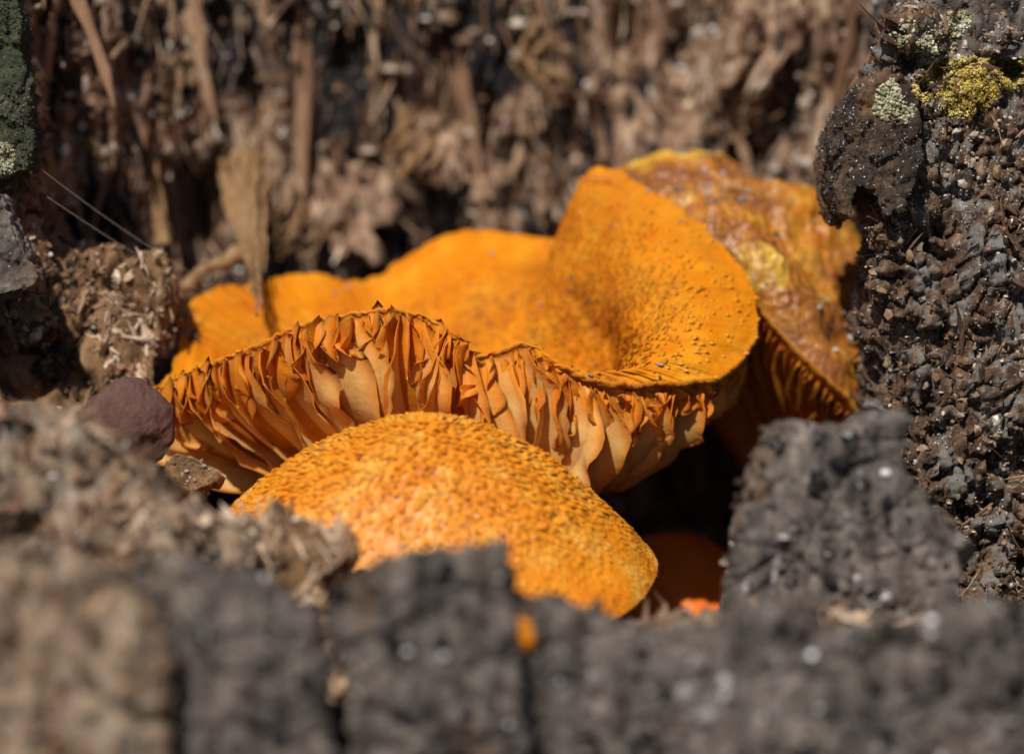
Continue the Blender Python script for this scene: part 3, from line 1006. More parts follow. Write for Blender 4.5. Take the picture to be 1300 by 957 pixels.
    rows = [rimtop, rimtop + out * 0.035 - np.array((0, 0, 0.5)) * thick]
    Uv = np.concatenate([np.stack(rows, 1), U], 1)
    Fu = grid_faces(nth, ns + 2, True)
    nU = (ns + 2)
    Nn = vnormals(Uv.reshape(-1, 3), Fu)
    oo = np.repeat(out[:, None], nU, 1).reshape(-1, 3)
    if (Nn * oo).sum() < 0:
        Fu = Fu[:, ::-1]
        Nn = -Nn
    obj('cap_flesh', Uv.reshape(-1, 3), Fu, M['gill'], cap, attrs={'tint': np.full(len(Nn), 1.0), 'burn': np.tile(np.concatenate([[0.0, 0.05, 0.2, 0.3], np.full(ns - 2, 0.3)]), nth)})
    NU = Nn.reshape(nth, nU, 3)[:, 2:]
    # stem
    a = np.linspace(0, 2 * np.pi, 40, endpoint=False)
    zz = np.linspace(0, 1, 16)
    bz = 17.2
    ring = np.stack([np.cos(a), np.sin(a), a * 0], 1)
    SV = []
    for t in zz:
        c = base * (1 - t) + np.array((base[0] + 0.2, base[1] + 0.2, bz)) * t
        SV.append(c + ring * (0.8 - 0.12 * math.sin(t * 3.1)) * (1 + 0.04 * np.sin(a * 9))[:, None])
    SV = np.stack(SV, 1).reshape(-1, 3)
    obj('stem', SV, grid_faces(40, 16, True), M['stem'], big)

    # index of a picture place on the rim, used to choose where the gills grow
    def idx_of(px, py, d):
        return int(np.argmin(np.linalg.norm(R - at(px, py, d), axis=1)))
    i0, i1 = idx_of(192, 493, 0.9), idx_of(931, 388, 0.8)
    i0 = 0 if i0 > nth * 0.9 else i0
    isplit = idx_of(606, 450, 0.4)

    def gill(fi, s0, s1, h, lean, wav, phase, seed, ns_=20, nw=6, up=0.0, burn=0.0, tb=0.0, prof='full', name='gill'):
        rr_ = np.random.default_rng(seed)
        sv = np.linspace(s0, s1, ns_)
        wv = np.linspace(0, 1, nw)
        fi = np.clip(fi, 0, nth - 1.001)
        i = int(fi)
        fr = fi - i
        j = (i + 1) % nth
        ui = U[i] * (1 - fr) + U[j] * fr
        ni = unit(NU[i] * (1 - fr) + NU[j] * fr)
        ti = unit(U[(i + 6) % nth] - U[(i - 6) % nth])
        k = np.clip(sv, 0, 1) * (ns - 1)
        B = np.stack([np.interp(k, np.arange(ns), ui[:, c]) for c in range(3)], 1)
        Nb = unit(np.stack([np.interp(k, np.arange(ns), ni[:, c]) for c in range(3)], 1))
        Tb = unit(np.stack([np.interp(k, np.arange(ns), ti[:, c]) for c in range(3)], 1))
        q = (sv - s0) / (s1 - s0)
        if prof == 'full':
            hh = h * (0.35 + 0.65 * sst(0, 0.28, q)) * (1 - 0.7 * sst(0.6, 1.0, q))
        else:
            hh = h * np.sin(np.pi * np.clip(q * 0.86 + 0.12, 0, 1)) ** 0.7
        ser = fbm(np.stack([sv * 16, sv * 0 + seed * 3.3, sv * 0], 1), 3, seed)
        hh = hh * (1 + 0.20 * ser)
        wob = 0.55 * fbm(np.stack([sv * 3.2, sv * 0 + seed * 1.3, sv * 0 + 4], 1), 2, seed + 5)
        ser2 = fbm(np.stack([sv * 9, sv * 0 + seed * 2.1, sv * 0 + 9], 1), 2, seed + 8)
        V = np.zeros((ns_, nw, 3))
        for m, w in enumerate(wv):
            al = lean + wav * wob * (0.4 + w) + 0.5 * wav * ser2 * w * w
            off = (hh * w)[:, None]
            V[:, m] = B + Nb * off * np.cos(al)[:, None] + Tb * off * np.sin(al)[:, None] + np.array((0, 0, up)) * w * (1 - q)[:, None] ** 2
        th = 0.016
        A = V - Tb[:, None] * (th * (1 - 0.7 * wv))[None, :, None]
        Bk = V + Tb[:, None] * (th * (1 - 0.7 * wv))[None, :, None]
        n1 = ns_ * nw
        Vv = np.concatenate([A.reshape(-1, 3), Bk.reshape(-1, 3)])
        g = grid_faces(ns_, nw)
        ed = []
        for a_ in range(ns_ - 1):
            e0, e1 = a_ * nw + nw - 1, (a_ + 1) * nw + nw - 1
            ed.append((e0, e1, e1 + n1, e0 + n1))
        for b_ in range(nw - 1):
            ed.append((b_ + 1, b_, b_ + n1, b_ + 1 + n1))
            z0 = (ns_ - 1) * nw + b_
            ed.append((z0, z0 + 1, z0 + 1 + n1, z0 + n1))
        F = np.concatenate([g, g[:, ::-1] + n1, np.array(ed)])
        W = np.repeat(wv[None], ns_, 0)
        Q = np.repeat(sv[:, None], nw, 1)
        tint = np.clip(0.05 + tb + 0.85 * sst(0.62, 1.0, W) * (0.5 + 0.5 * np.sign(ser)[:, None] * 0 + 0.3) + 0.75 * (1 - sst(0.03, 0.30, Q)), 0, 1)
        bn = np.clip(burn * sst(0.75, 1.0, W) * (0.45 + 1.3 * ser2)[:, None] + 0.5 * burn * sst(0.5, 1.0, W) * (1 - sst(0.0, 0.07, Q)), 0, 0.9)
        obj(name, Vv, F, M['gill'], cap, attrs={'tint': np.tile(tint.ravel(), 2), 'burn': np.tile(bn.ravel(), 2)})

    # full gills, then shorter ones between, then crumpled scraps along the torn margin
    rl = np.random.default_rng(5)
    seg = np.linalg.norm(np.diff(R[i0:i1], axis=0), axis=1)
    cs = np.concatenate([[0], np.cumsum(seg)])
    fpos = lambda L: np.interp(L, cs, np.arange(i0, i1))
    L = 0.12
    n = 0
    while L < cs[-1]:
        fi = fpos(L + 0.05 * rl.standard_normal())
        lean = 0.62 + 0.14 * rl.standard_normal()
        tb = 0.0
        if 500 < 650 + 80 * R[int(fi)][0] < 600:
            tb = 0.3
        gill(fi, 0.0, 0.93, (0.66 if R[int(fi)][0] < 1.0 else 0.54) + 0.07 * rl.standard_normal(), lean, 0.7, 0, 1000 + n, 26, 6, up=0.03, tb=tb, burn=0.6)
        # lamellulae
        for _ in range(rl.integers(0, 3)):
            fi2 = fpos(min(cs[-1], L + 0.30 * rl.random()))
            gill(fi2, 0.0, 0.22 + 0.30 * rl.random(), 0.26 + 0.16 * rl.random(), 0.4 + 0.35 * rl.standard_normal(), 1.3, 0, 3000 + n * 3 + _, 14, 5, up=0.05, prof='s', tb=0.25, burn=0.5)
        n += 1
        L += 0.33 + 0.08 * rl.random()
    L = 0.05
    k = 0
    while L < cs[-1]:
        fi = fpos(L)
        px = 650 + 80 * R[int(fi)][0]
        left = px < 600
        if left:
            gill(fi, 0.0, 0.12 + 0.16 * rl.random(), 0.24 + 0.20 * rl.random(), 0.5 + 0.9 * rl.standard_normal(), 2.8, 0, 7000 + k, 12, 6,
                 up=0.02 + 0.18 * rl.random(), prof='s', tb=0.65, burn=1.0, name='torn_gill')
        else:
            gill(fi, 0.0, 0.08 + 0.14 * rl.random(), 0.16 + 0.14 * rl.random(), 0.3 + 0.7 * rl.standard_normal(), 2.2, 0, 7000 + k, 10, 5,
                 up=-0.05 + 0.06 * rl.random(), prof='s', tb=0.65, burn=1.0, name='torn_gill')
        k += 1
        L += (0.13 if left else 0.10) + 0.06 * rl.random()

    L = 0.1
    while L < cs[-1]:
        fi = fpos(L)
        lf = R[int(fi)][0] < -0.6
        s0 = 0.05 + 0.12 * rl.random()
        gill(fi, s0, s0 + 0.12 + 0.16 * rl.random(), (0.34 if lf else 0.20) + 0.16 * rl.random(), 0.3 + 0.9 * rl.standard_normal(), 2.4, 0, 9000 + k, 12, 6,
             up=0.04 * rl.standard_normal(), prof='s', tb=0.5, burn=0.9, name='torn_gill')
        k += 1
        L += (0.20 if lf else 0.40) + 0.16 * rl.random()

    # scales on the open bowl and grit that fell on it
    g3 = Vt.reshape(nth, nr, 3)
    n3 = N.reshape(nth, nr, 3)
    rs = np.random.default_rng(12)
    ar = np.linalg.norm(np.cross(np.roll(g3, -1, 0)[:, 1:] - g3[:, :-1], g3[:, 1:] - np.roll(g3, -1, 0)[:, :-1]), axis=2)
    rm = np.repeat(r[None, 1:], nth, 0)
    wgt = (ar * (g3[:, 1:, 0] > 0.2) * (1 - 0.93 * sst(0.78, 0.95, rm))).ravel()
    pk = rs.choice(len(wgt), 3600, p=wgt / wgt.sum())
    ii, jj = pk // (nr - 1), pk % (nr - 1) + 1
    P_ = g3[ii, jj]
    Nn_ = n3[ii, jj]
    dn = unit(g3[ii, jj] - g3[ii, jj - 1])
    m = len(P_)
    sv, sf, st = scales_on(P_, Nn_, dn, None, np.full(m, 0.080), np.full(m, 0.058), np.full(m, 0.032), 4, 0.3, 0.40)
    obj('scales', sv, sf, M['capscale'], cap, attrs={'tint': np.clip(st * 1.7, 0, 1)}, kind='stuff')
    ii = rs.integers(0, nth, 150)
    jj = rs.integers(nr // 3, nr, 150)
    v, f, q = crumbs(g3[ii, jj], n3[ii, jj], 0.012, 0.05, 0.5)
    obj('grit', v, f, M['grit'], cap, attrs={'rnd': q}, smooth=False, kind='stuff')


build_big()

# front cap
front_c = at(538, 716, -1.5)
fm = thing('scaly_mushroom', front_c * np.array((1, 1, 0)) + np.array((0, 0, 17.2)), 'domed mushroom with bright orange cap densely covered in small pointed scales', 'mushroom', 'orange mushrooms in the hollow')


def build_front():
    nth, nr = 520, 150
    a = np.linspace(0, 2 * np.pi, nth, endpoint=False)
    q = np.linspace(0.004, 1, nr)
    R0, H = 3.56, 2.36
    Q, A = np.meshgrid(q, a)
    wob = 1 + 0.018 * np.sin(3 * A + 1) * Q + 0.012 * np.sin(7 * A) * Q ** 3
    X = R0 * Q * np.cos(A) * wob
    Y = 0.84 * R0 * Q * np.sin(A) * wob
    Z = H * (1 - 0.86 * Q ** 2.0 - 0.14 * Q ** 1.2)
    P = np.stack([X, Y, Z], 2).reshape(-1, 3)
    # tip the whole cap slightly
    rx, ry = math.radians(3), math.radians(2.0)
    Rm = np.array(Matrix.Rotation(rx, 3, 'X') @ Matrix.Rotation(ry, 3, 'Y'))
    P = P @ Rm.T + front_c
    F = grid_faces(nth, nr, True)
    N = vnormals(P, F)
    if N[:, 2].mean() < 0:
        F = F[:, ::-1]
        N = -N
    qf = Q.ravel()
    w, e = worley(P * 8.0, 3)
    fade = 1 - 0.75 * sst(0.72, 0.98, qf)
    d = 0.08 * fbm(P * 0.8, 3, 2) + 0.03 * (0.55 - w) * fade + 0.014 * fbm(P * 15, 3, 5)
    V = P + N * d[:, None]
    tint = np.clip(0.12 + (w - 0.45) * 1.2, 0, 0.5) * (1 - 0.9 * sst(0.55, 0.92, qf))
    cap = obj('cap', V, F, M['scale'], fm, attrs={'tint': tint})
    # underside and stem
    rim = V.reshape(nth, nr, 3)[:, -1]
    ctr = front_c + np.array((0, 0, 0.2))
    rows = [rim, rim * 0.995 + ctr * 0.005 - np.array((0, 0, 0.09)), rim * 0.9 + ctr * 0.1 + np.array((0, 0, 0.15)), rim * 0.5 + ctr * 0.5 + np.array((0, 0, 0.5)), rim * 0.2 + ctr * 0.8 + np.array((0, 0, 0.3))]
    U = np.stack(rows, 1).reshape(-1, 3)
    obj('underside', U, grid_faces(nth, 5, True)[:, ::-1], M['gill'], cap, attrs={'tint': np.full(len(U), 0.7), 'burn': np.zeros(len(U))})
    b = np.linspace(0, 2 * np.pi, 32, endpoint=False)
    SV = np.stack([np.stack([front_c[0] + 0.75 * np.cos(b), front_c[1] + 0.75 * np.sin(b), b * 0 + z_], 1) for z_ in np.linspace(front_c[2] + 0.5, 17.2, 10)], 1).reshape(-1, 3)
    obj('stem', SV, grid_faces(32, 10, True), M['stem'], fm)
    # scales by golden angle
    n = 5000
    k = np.arange(n) + 0.5
    qq = np.sqrt(k / n) * 0.985
    aa = k * 2.399963 + 0.25 * rng.standard_normal(n) / np.maximum(qq * 12, 1)
    ii = np.round((aa % (2 * np.pi)) / (2 * np.pi) * nth).astype(int) % nth
    jj = np.clip(np.round((qq + 0.006 * rng.standard_normal(n)) * (nr - 1)).astype(int), 2, nr - 1)
    V3, N3 = V.reshape(nth, nr, 3), N.reshape(nth, nr, 3)
    Pp, Nn = V3[ii, jj], N3[ii, jj]
    dn = unit(V3[ii, jj] - V3[ii, jj - 2])
    big_ = 1 - 0.45 * sst(0.70, 0.98, qq)
    lift = 0.038 * (1 - 0.8 * sst(0.50, 0.88, qq))
    sv, sf, st = scales_on(Pp, Nn, dn, None, 0.130 * big_, 0.088 * big_, lift, 9, 0.3, 0.26)
    fd = np.repeat(1 - 0.85 * sst(0.6, 0.92, qq), 12)
    obj('scales', sv, sf, M['scale'], cap, attrs={'tint': np.clip(st * 1.9 * fd, 0, 1)}, kind='stuff')
    # fine fringe hairs on the margin
    Vh, Fh = [], []
    for t in range(160):
        i = rng.integers(0, nth)
        p = rim[i]
        o_ = unit(p - front_c)
        tip = p + o_ * 0.03 + np.array((0, 0, -0.06 - 0.08 * rng.random())) + 0.03 * rng.standard_normal(3)
        s_ = np.array((-o_[1], o_[0], 0)) * 0.012
        Vh += [p - s_, p + s_, p + np.array((0, 0, 0.02)), tip]
        c = len(Vh) - 4
        Fh += [(c, c + 1, c + 3), (c + 1, c + 2, c + 3), (c + 2, c, c + 3)]
    obj('fringe', np.array(Vh), Fh, M['scale'], cap, attrs={'tint': np.full(len(Vh), 0.2)}, kind='stuff')


build_front()

# drooping cap behind, against the side wall
RIM2 = [(820, 345, 2.9), (880, 330, 2.5), (945, 366, 2.2), (975, 402, 2.0), (1010, 440, 1.9), (1045, 474, 1.9), (1075, 500, 2.0), (1102, 524, 2.3), (1130, 506, 3.0), (1142, 440, 3.8), (1138, 370, 4.5),
        (1112, 306, 5.2), (1066, 262, 5.6), (1015, 252, 5.8), (968, 250, 5.9), (930, 226, 6.0), (880, 207, 6.0), (820, 210, 5.9), (775, 216, 5.6), (748, 240, 5.1), (752, 290, 4.4), (780, 330, 3.6)]
drp = thing('drooping_mushroom', at(960, 690, 4.6) * np.array((1, 1, 0)) + np.array((0, 0, 17.2)), 'weathered drooping mushroom with brown and yellow patches pressed against the dark side wall', 'mushroom', 'orange mushrooms in the hollow')


def build_droop():
    nth, nr = 420, 90
    R = closed(RIM2, nth)
    C = at(935, 300, 3.6) + np.array((0, 0, 0.75))
    tt = np.arange(nth) / nth * 2 * np.pi
    circ = np.stack([np.cos(tt), np.sin(tt), tt * 0], 1)
    R = R + unit(R - C) * (0.07 * fbm(circ * 9, 3, 13))[:, None]
    r = np.linspace(0.01, 1, nr)
    D = R - C
    top = C + D[:, None] * r[None, :, None]
    bulge = np.sin(np.pi * r ** 1.2) * 0.45
    nrm = unit(np.array((-0.1, -0.5, 0.8)))
    top = top + nrm * bulge[None, :, None]
    V = top.reshape(-1, 3)
    F = grid_faces(nth, nr, True)
    N = vnormals(V, F)
    if N[:, 2].mean() < 0:
        F = F[:, ::-1]
        N = -N
    rr = np.repeat(r[None], nth, 0).ravel()
    w, e = worley(V * 6, 8)
    d = 0.22 * fbm(V * 1.1, 3, 44) * (1 - 0.6 * rr ** 3) + 0.11 * ridged(V * 1.6, 3, 46) * (1 - rr ** 4) + 0.05 * (0.5 - w) + 0.02 * fbm(V * 12, 2, 4)
    V = V + N * d[:, None]
    cap = obj('cap', V, F, M['capback'], drp, attrs={'tint': 0.25 * sst(0, 0.6, fbm(V * 1.4, 3, 5))})
    rim = V.reshape(nth, nr, 3)[:, -1]
    base = at(1020, 640, 5.6)
    out = unit(D * np.array((1, 1, 0)))
    P0 = rim - np.array((0, 0, 0.12)) - out * 0.16
    P3 = base + out * 0.6
    P1 = P0 + np.array((-0.10, 0.60, -0.24))
    P2 = P0 * 0.5 + P3 * 0.5 + np.array((-0.1, 0.3, -0.35))
    ns = 24
    s = np.linspace(0, 1, ns)
    U = bez(P0[:, None], P1[:, None], P2[:, None], P3[:, None], s[None, :, None])
    U2 = np.concatenate([np.stack([rim, rim + out * 0.02 - np.array((0, 0, 0.06))], 1), U], 1)
    Fu = grid_faces(nth, ns + 2, True)
    Nn = vnormals(U2.reshape(-1, 3), Fu)
    if (Nn.reshape(nth, ns + 2, 3)[:, 6] * out).sum() < 0:
        Fu, Nn = Fu[:, ::-1], -Nn
    obj('cap_flesh', U2.reshape(-1, 3), Fu, M['gill'], cap, attrs={'tint': np.full(len(Nn), 0.9), 'burn': np.full(len(Nn), 0.2)})
    NU = Nn.reshape(nth, ns + 2, 3)[:, 2:]
    b = np.linspace(0, 2 * np.pi, 32, endpoint=False)
    SV = np.stack([np.stack([base[0] + 0.6 * np.cos(b), base[1] + 0.6 * np.sin(b), b * 0 + z_], 1) for z_ in np.linspace(base[2] + 0.3, 17.2, 10)], 1).reshape(-1, 3)
    obj('stem', SV, grid_faces(32, 10, True), M['stem'], drp)
    i0 = int(np.argmin(np.linalg.norm(R - at(900, 340, 2.5), axis=1)))
    i1 = int(np.argmin(np.linalg.norm(R - at(1110, 505, 2.9), axis=1)))
    rl = np.random.default_rng(9)
    for n, fi in enumerate(np.linspace(i0, i1, 44)):
        i = int(fi) % nth
        ln = 0.9 if n % 3 == 0 else 0.25 + 0.25 * rl.random()
        hm = 0.22 if n % 3 == 0 else 0.16
        ns_, nw = 14, 4
        sv = np.linspace(0.0, ln, ns_)
        k = sv * (ns - 1)
        B = np.stack([np.interp(k, np.arange(ns), U[i][:, c]) for c in range(3)], 1)
        Nb = unit(np.stack([np.interp(k, np.arange(ns), NU[i][:, c]) for c in range(3)], 1))
        T = unit(U[(i + 4) % nth] - U[(i - 4) % nth])
        Tb = unit(np.stack([np.interp(k, np.arange(ns), T[:, c]) for c in range(3)], 1))
        q = sv / ln
        hh = hm * np.sin(np.pi * np.clip(q * 0.9 + 0.1, 0, 1)) ** 0.6 * (1 + 0.3 * fbm(np.stack([sv * 14, sv * 0 + n, sv * 0], 1), 2, n))
        ser = fbm(np.stack([sv * 7, sv * 0 + n * 2.2, sv * 0], 1), 2, n + 60)
        Vg = np.stack([B + Nb * (hh * w_)[:, None] + Tb * (hh * w_ * (0.3 + 0.9 * ser))[:, None] for w_ in np.linspace(0, 1, nw)], 1)
        A = (Vg - Tb[:, None] * 0.014).reshape(-1, 3)
        Bk = (Vg + Tb[:, None] * 0.014).reshape(-1, 3)
        g = grid_faces(ns_, nw)
        n1 = ns_ * nw
        ed = np.array([(a_ * nw + nw - 1, (a_ + 1) * nw + nw - 1, (a_ + 1) * nw + nw - 1 + n1, a_ * nw + nw - 1 + n1) for a_ in range(ns_ - 1)])
        Fg = np.concatenate([g, g[:, ::-1] + n1, ed])
        obj('gill', np.concatenate([A, Bk]), Fg, M['gill'], cap, attrs={'tint': np.full(2 * n1, 0.95), 'burn': np.full(2 * n1, 0.1)})
    rs = np.random.default_rng(22)
    ii, jj = rs.integers(0, nth, 260), rs.integers(3, nr, 260)
    v, f, q = crumbs(V.reshape(nth, nr, 3)[ii, jj], N.reshape(nth, nr, 3)[ii, jj], 0.012, 0.06, 0.5)
    obj('grit', v, f, M['grit'], cap, attrs={'rnd': q}, smooth=False, kind='stuff')


build_droop()


# small cap down in the dark
def small_cap(c, R0, H, name, label):
    t = thing(name, c * np.array((1, 1, 0)) + np.array((0, 0, 17.2)), label, 'mushroom', 'orange mushrooms in the hollow')
    a = np.linspace(0, 2 * np.pi, 90, endpoint=False)
    prof = [(0.02, H), (0.3, H * 0.93), (0.6, H * 0.7), (0.85, H * 0.34), (0.97, 0.08), (1.0, -0.04), (0.93, -0.02), (0.5, 0.2), (0.22, 0.25)]
    V = np.stack([np.stack([c[0] + R0 * p * np.cos(a) * (1 + .03 * np.sin(3 * a)), c[1] + R0 * p * np.sin(a), c[2] + h + 0 * a], 1) for p, h in prof], 1).reshape(-1, 3)
    V = V + 0.05 * np.stack([fbm(V * 1.2, 2, 5), fbm(V * 1.2, 2, 6), fbm(V * 1.2, 2, 7)], 1)
    obj('cap', V, grid_faces(90, len(prof), True)[:, ::-1], M['redcap'], t, attrs={'tint': np.full(len(V), 0.0)})
    SV = np.stack([np.stack([c[0] + 0.45 * np.cos(a), c[1] + 0.45 * np.sin(a), a * 0 + z_], 1) for z_ in np.linspace(c[2] + 0.3, 17.2, 6)], 1).reshape(-1, 3)
    obj('stem', SV, grid_faces(90, 6, True), M['stem'], t)


small_cap(at(856, 822, 5.2), 2.0, 2.1, 'shaded_mushroom', 'small dull red-orange mushroom deep in the shaded cavity')

# ------------------------------------------------------------------ blocks of grey wood on the front rim
def block(outline, d0, depth, seed, label, mat='char', name='wood_block', voxel=0.055, style='char', n_cr=1500, cr=(0.015, 0.14), tilt=0.0, amp=1.0, sm=5, bright=0.42, fibres=0):
    pts = [at(p[0], p[1], d0 + (p[2] if len(p) > 2 else 0)) for p in outline]
    V, F = prism(pts, np.array((0, depth, -0.55 * depth)), 0.94)
    V, F = remesh(V, F, voxel)
    V = relax(V, F, sm)
    V = rough(V, vnormals(V, F), seed, style, amp)
    t = thing(name, (V[:, 0].mean(), V[:, 1].mean(), V[:, 2].min()), label, 'wood', 'broken wood lying on the stump rim')
    obj('core', V, F, M[mat], t)
    P, N = sample(V, F, n_cr)
    v, f, r = crumbs(P, N, cr[0], cr[1], bright, white=0.012)
    obj('crumbs', v, f, M['greycrumb' if mat == 'char' else 'crumb'], t, attrs={'rnd': r}, smooth=False, kind='stuff')
    if fibres:
        P, N = sample(V, F, fibres)
        v, f, r = sliver_cloud(P, N, 0.15, 0.6, 0.04, 0.14, 0.6, 0.7, seed)
        obj('fibres', v, f, M['sliver'], t, attrs={'rnd': r}, smooth=False, kind='stuff')


block([(412, 770), (420, 738), (470, 712), (520, 692), (575, 688), (625, 690), (645, 715), (655, 760), (662, 820), (668, 1050), (470, 1050), (440, 860)], -8.8, 2.4, 101, 'rounded lumpy grey wood block standing before the scaly domed cap', n_cr=600, sm=14, amp=1.4)
block([(175, 690), (240, 700), (300, 715), (350, 740), (385, 780), (415, 850), (455, 1050), (120, 1050), (140, 800)], -9.4, 2.0, 102, 'dark grey sloping wood block next to the tan front rim', n_cr=500, sm=10, amp=1.4)
block([(630, 772), (690, 764), (745, 774), (785, 786), (815, 806), (850, 808), (870, 1050), (640, 1050)], -8.0, 2.2, 103, 'low grey wood block beneath the tip of the scaly cap', n_cr=500)
block([(948, 640), (968, 560), (990, 535), (1060, 540), (1100, 530), (1152, 526), (1146, 600), (1185, 650), (1225, 680), (1215, 760), (1240, 1050), (880, 1050), (905, 800), (930, 740)], -4.6, 2.6, 104, 'tall square-topped grey wood block leaning against the side wall', n_cr=1300)
block([(845, 800), (900, 790), (960, 770), (1080, 800), (1230, 770), (1330, 780), (1420, 1050), (850, 1050)], -8.6, 2.0, 105, 'long low crumbly grey wood piece before the square-topped block', n_cr=1200, bright=0.5)
block([(-120, 700), (60, 690), (150, 720), (190, 800), (220, 1050), (-200, 1050)], -10.2, 2.0, 106, 'pale grey-brown wood lump at the corner of the tan rim', mat='greytan', style='fibre', n_cr=900, fibres=300, amp=0.6)
# tan loose piece before the dome, little splinter chip, tan foreground wood
block([(312, 690), (330, 655), (345, 632), (360, 655), (400, 668), (440, 680), (446, 700), (425, 712), (405, 735), (412, 780), (440, 880), (380, 860), (330, 800), (300, 730)], -5.2, 0.8, 107, 'ragged tan wood shard propped against the scaly domed cap', mat='tan', style='fibre', name='wood_shard', voxel=0.035, n_cr=500, cr=(0.01, 0.06), amp=0.4, sm=2, fibres=160)
block([(206, 590), (225, 572), (250, 580), (282, 600), (276, 612), (250, 622), (215, 626), (204, 612)], -1.6, 0.6, 108, 'small pointed brown wood chip below the torn gills', mat='tan', style='fibre', name='wood_chip', voxel=0.025, n_cr=250, cr=(0.008, 0.04), amp=0.3, sm=1, fibres=0)
block([(60, 560), (110, 540), (180, 580), (215, 640), (250, 640), (300, 660), (330, 720), (360, 800), (300, 850), (120, 800), (40, 700)], -6.2, 1.6, 109, 'blurred tan crumbly wood piece between the ball and the grey blocks', mat='greytan', style='fibre', n_cr=900, fibres=500, amp=0.8)

# the round ball
def ball():
    c = at(163, 538, -1.2)
    n1, n2 = 90, 60
    a = np.linspace(0, 2 * np.pi, n1, endpoint=False)
    b = np.linspace(0.02, np.pi - 0.02, n2)
    A, B = np.meshgrid(a, b, indexing='ij')
    d = np.stack([np.sin(B) * np.cos(A), np.sin(B) * np.sin(A), np.cos(B)], 2).reshape(-1, 3)
    rr = 0.69 * (1 + 0.16 * fbm(d * 1.3, 2, 3) + 0.06 * fbm(d * 4, 3, 4) + 0.02 * fbm(d * 14, 2, 5))
    rr = rr * (1 - 0.12 * np.exp(-((d - np.array((0.45, -0.8, -0.3))) ** 2).sum(1) / 0.12))
    V = c + d * rr[:, None]
    obj('round_ball', V, grid_faces(n1, n2, True)[:, ::-1], M['ball'], label='round matte purple-brown ball nestled in the tan wood', cat='ball')


ball()


# ------------------------------------------------------------------ lichen on the bark
def project(V):
    q = V - CAM
    D = q @ FWD
    return 650 + 80 * DIST * q[:, 0] / D, 478.5 - 80 * DIST * (q @ UPV) / D, D


def inside(px, py, poly):
    c = np.zeros(len(px), bool)
    n = len(poly)
    for i in range(n):
        x0, y0 = poly[i][:2]
        x1, y1 = poly[(i + 1) % n][:2]
        hit = ((y0 > py) != (y1 > py)) & (px < (x1 - x0) * (py - y0) / (y1 - y0 + 1e-9) + x0)
        c ^= hit
    return c


HOST = np.concatenate([RV, KV, TV, MV])
HN = np.concatenate([vnormals(RV, RF), vnormals(KV, KF), vnormals(TV, TF), vnormals(MV, MF)])
HX, HY, HD = project(HOST)


def lichen(name, outline, n, lo, hi, mat, label, edge=0.0):
    """A thin crust: little lobes grown on the bark itself within an outline."""
    pl = np.array([p[:2] for p in outline], float)
    m = inside(HX, HY, outline) & ((HN * (CAM - HOST)).sum(1) > 0)
    idx = np.nonzero(m)[0]
    # keep the foremost surface
    key = (HX[idx] // 4).astype(int) * 1000 + (HY[idx] // 4).astype(int)
    front = {}
    for k, i in zip(key, idx):
        if k not in front or HD[i] < front[k]:
            front[k] = HD[i]
    idx = np.array([i for k, i in zip(key, idx) if HD[i] < front[k] + 0.35])
    w = sst(-0.45, 0.0, fbm(HOST[idx] * 3.0, 3, 17)) + 0.05
    pick = rng.choice(idx, n, p=w / w.sum())
    P = HOST[pick] + 0.02 * rng.standard_normal((n, 3))
    N = HN[pick]
    sz = lo + (hi - lo) * rng.random(n) ** 2
    a = unit(np.cross(N, rng.standard_normal((n, 3))))
    b = np.cross(N, a)
    v = ICO_V[None] * (1 + 0.5 * (rng.random((n, 12)) - 0.5))[:, :, None] * sz[:, None, None]
    V = P[:, None] + a[:, None] * v[:, :, :1] * 1.3 + b[:, None] * v[:, :, 1:2] * 1.1 + N[:, None] * (v[:, :, 2:] * 0.55 + sz[:, None, None] * 0.3)
    f = (ICO_F[None] + (np.arange(n) * 12)[:, None, None]).reshape(-1, 3)
    r = np.repeat(np.clip(0.5 + 0.5 * fbm(P * 3.5, 3, 8) + 0.16 * rng.standard_normal(n), 0, 1), 12)
    t = thing(name, P[np.argmin(P[:, 2])], label, 'lichen', 'lichens on the bark')
    obj('crust', V.reshape(-1, 3), f, M[mat], t, attrs={'rnd': r}, kind='stuff')


M['lichen_yellow'] = rnd_mat('yellow_lichen_crust', [(0.0, (0.07, 0.045, 0.015)), (0.3, (0.34, 0.24, 0.05)), (0.6, (0.58, 0.46, 0.12)), (1.0, (0.72, 0.66, 0.40))], 0.9, 0.15)
M['lichen_pale'] = rnd_mat('pale_lichen_crust', [(0.0, (0.06, 0.04, 0.025)), (0.35, (0.24, 0.22, 0.12)), (0.65, (0.44, 0.44, 0.30)), (1.0, (0.72, 0.72, 0.62))], 0.9, 0.15)
M['moss_tuft'] = rnd_mat('moss_tufts', [(0.0, (0.022, 0.024, 0.017)), (0.5, (0.072, 0.078, 0.05)), (1.0, (0.17, 0.175, 0.125))], 0.9, 0.1)
lichen('yellow_lichen', [(1160, 100), (1186, 80), (1235, 72), (1280, 78), (1330, 76), (1330, 104), (1276, 116), (1250, 140), (1218, 152), (1186, 142), (1162, 122)], 16000, 0.005, 0.026, 'lichen_yellow', 'mustard yellow lichen crust under the grey bark ledge')
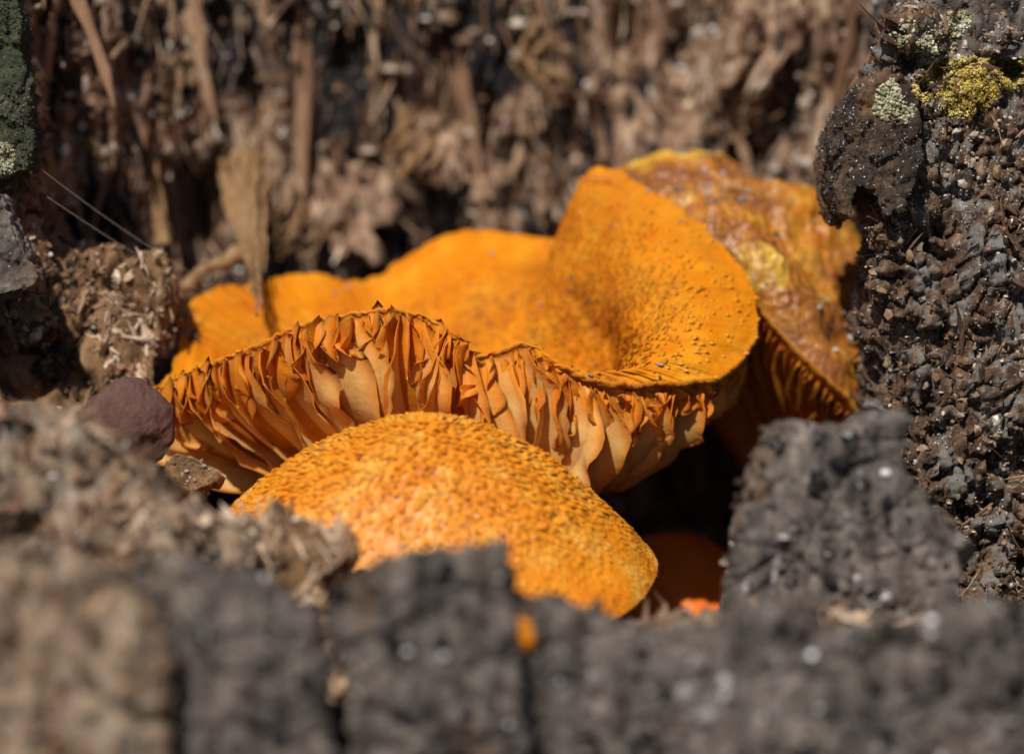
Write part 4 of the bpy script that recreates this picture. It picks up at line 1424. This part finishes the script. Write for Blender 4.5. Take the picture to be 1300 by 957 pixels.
lichen('pale_lichen', [(1130, 40), (1150, 20), (1170, 38), (1188, 34), (1205, 14), (1234, 18), (1237, 38), (1210, 47), (1214, 68), (1190, 82), (1166, 86), (1158, 62), (1138, 64)], 6000, 0.006, 0.032, 'lichen_pale', 'pale green frilly lichen crust on the grey bark ledge')
lichen('pale_lichen', [(1116, 112), (1136, 100), (1146, 125), (1164, 138), (1152, 156), (1122, 154), (1110, 140)], 2500, 0.005, 0.026, 'lichen_pale', 'small pale lichen patch on the bark knob')
lichen('pale_lichen', [(-8, 184), (8, 180), (19, 194), (17, 216), (0, 224), (-12, 212)], 1500, 0.005, 0.022, 'lichen_pale', 'round pale lichen spot on the mossy bark')
P, N = sample(MV, MF, 9000, lambda c, n: (c[:, 0] > -9.5) * clump(c, n, 2.0))
v, f, r = crumbs(P, N, 0.006, 0.022, 0.55, 1.5, 0.0)
obj('moss_cushion', v, f, M['moss_tuft'], stump, attrs={'rnd': r}, smooth=False, kind='stuff')

# spider threads
for k, (p, q) in enumerate((((52, 215, 0.4), (240, 345, 2.2)), ((60, 250, 0.6), (270, 378, 2.6)))):
    p, q = at(*p), at(*q)
    t = np.linspace(0, 1, 14)
    c = p + (q - p) * t[:, None] - np.array((0, 0, 0.06)) * np.sin(np.pi * t)[:, None]
    a = np.linspace(0, 2 * np.pi, 5, endpoint=False)
    V = (c[:, None] + 0.0035 * np.stack([0 * a, np.cos(a), np.sin(a)], 1)[None]).reshape(-1, 3)
    obj('spider_thread', V, grid_faces(14, 5), M['thread'], label=('fine spider thread strung from the mossy bark to the cap', 'lower faint spider thread strung from the grey bark')[k], cat='thread', group='spider threads')

# added orange piece standing in for the cap rim glimpsed between two grey blocks
v = ICO_V * np.array((0.26, 0.2, 0.3)) * (1 + 0.2 * rng.random((12, 1))) + at(662, 808, -8.1)
V2, F2 = remesh(v, [tuple(f) for f in ICO_F.tolist()], 0.05)
obj('cap_glimpse', relax(V2, F2, 2), F2, M['cap'], attrs={'tint': np.zeros(len(V2))}, label='small orange piece standing in for the cap rim glimpsed between two grey blocks', cat='mushroom')
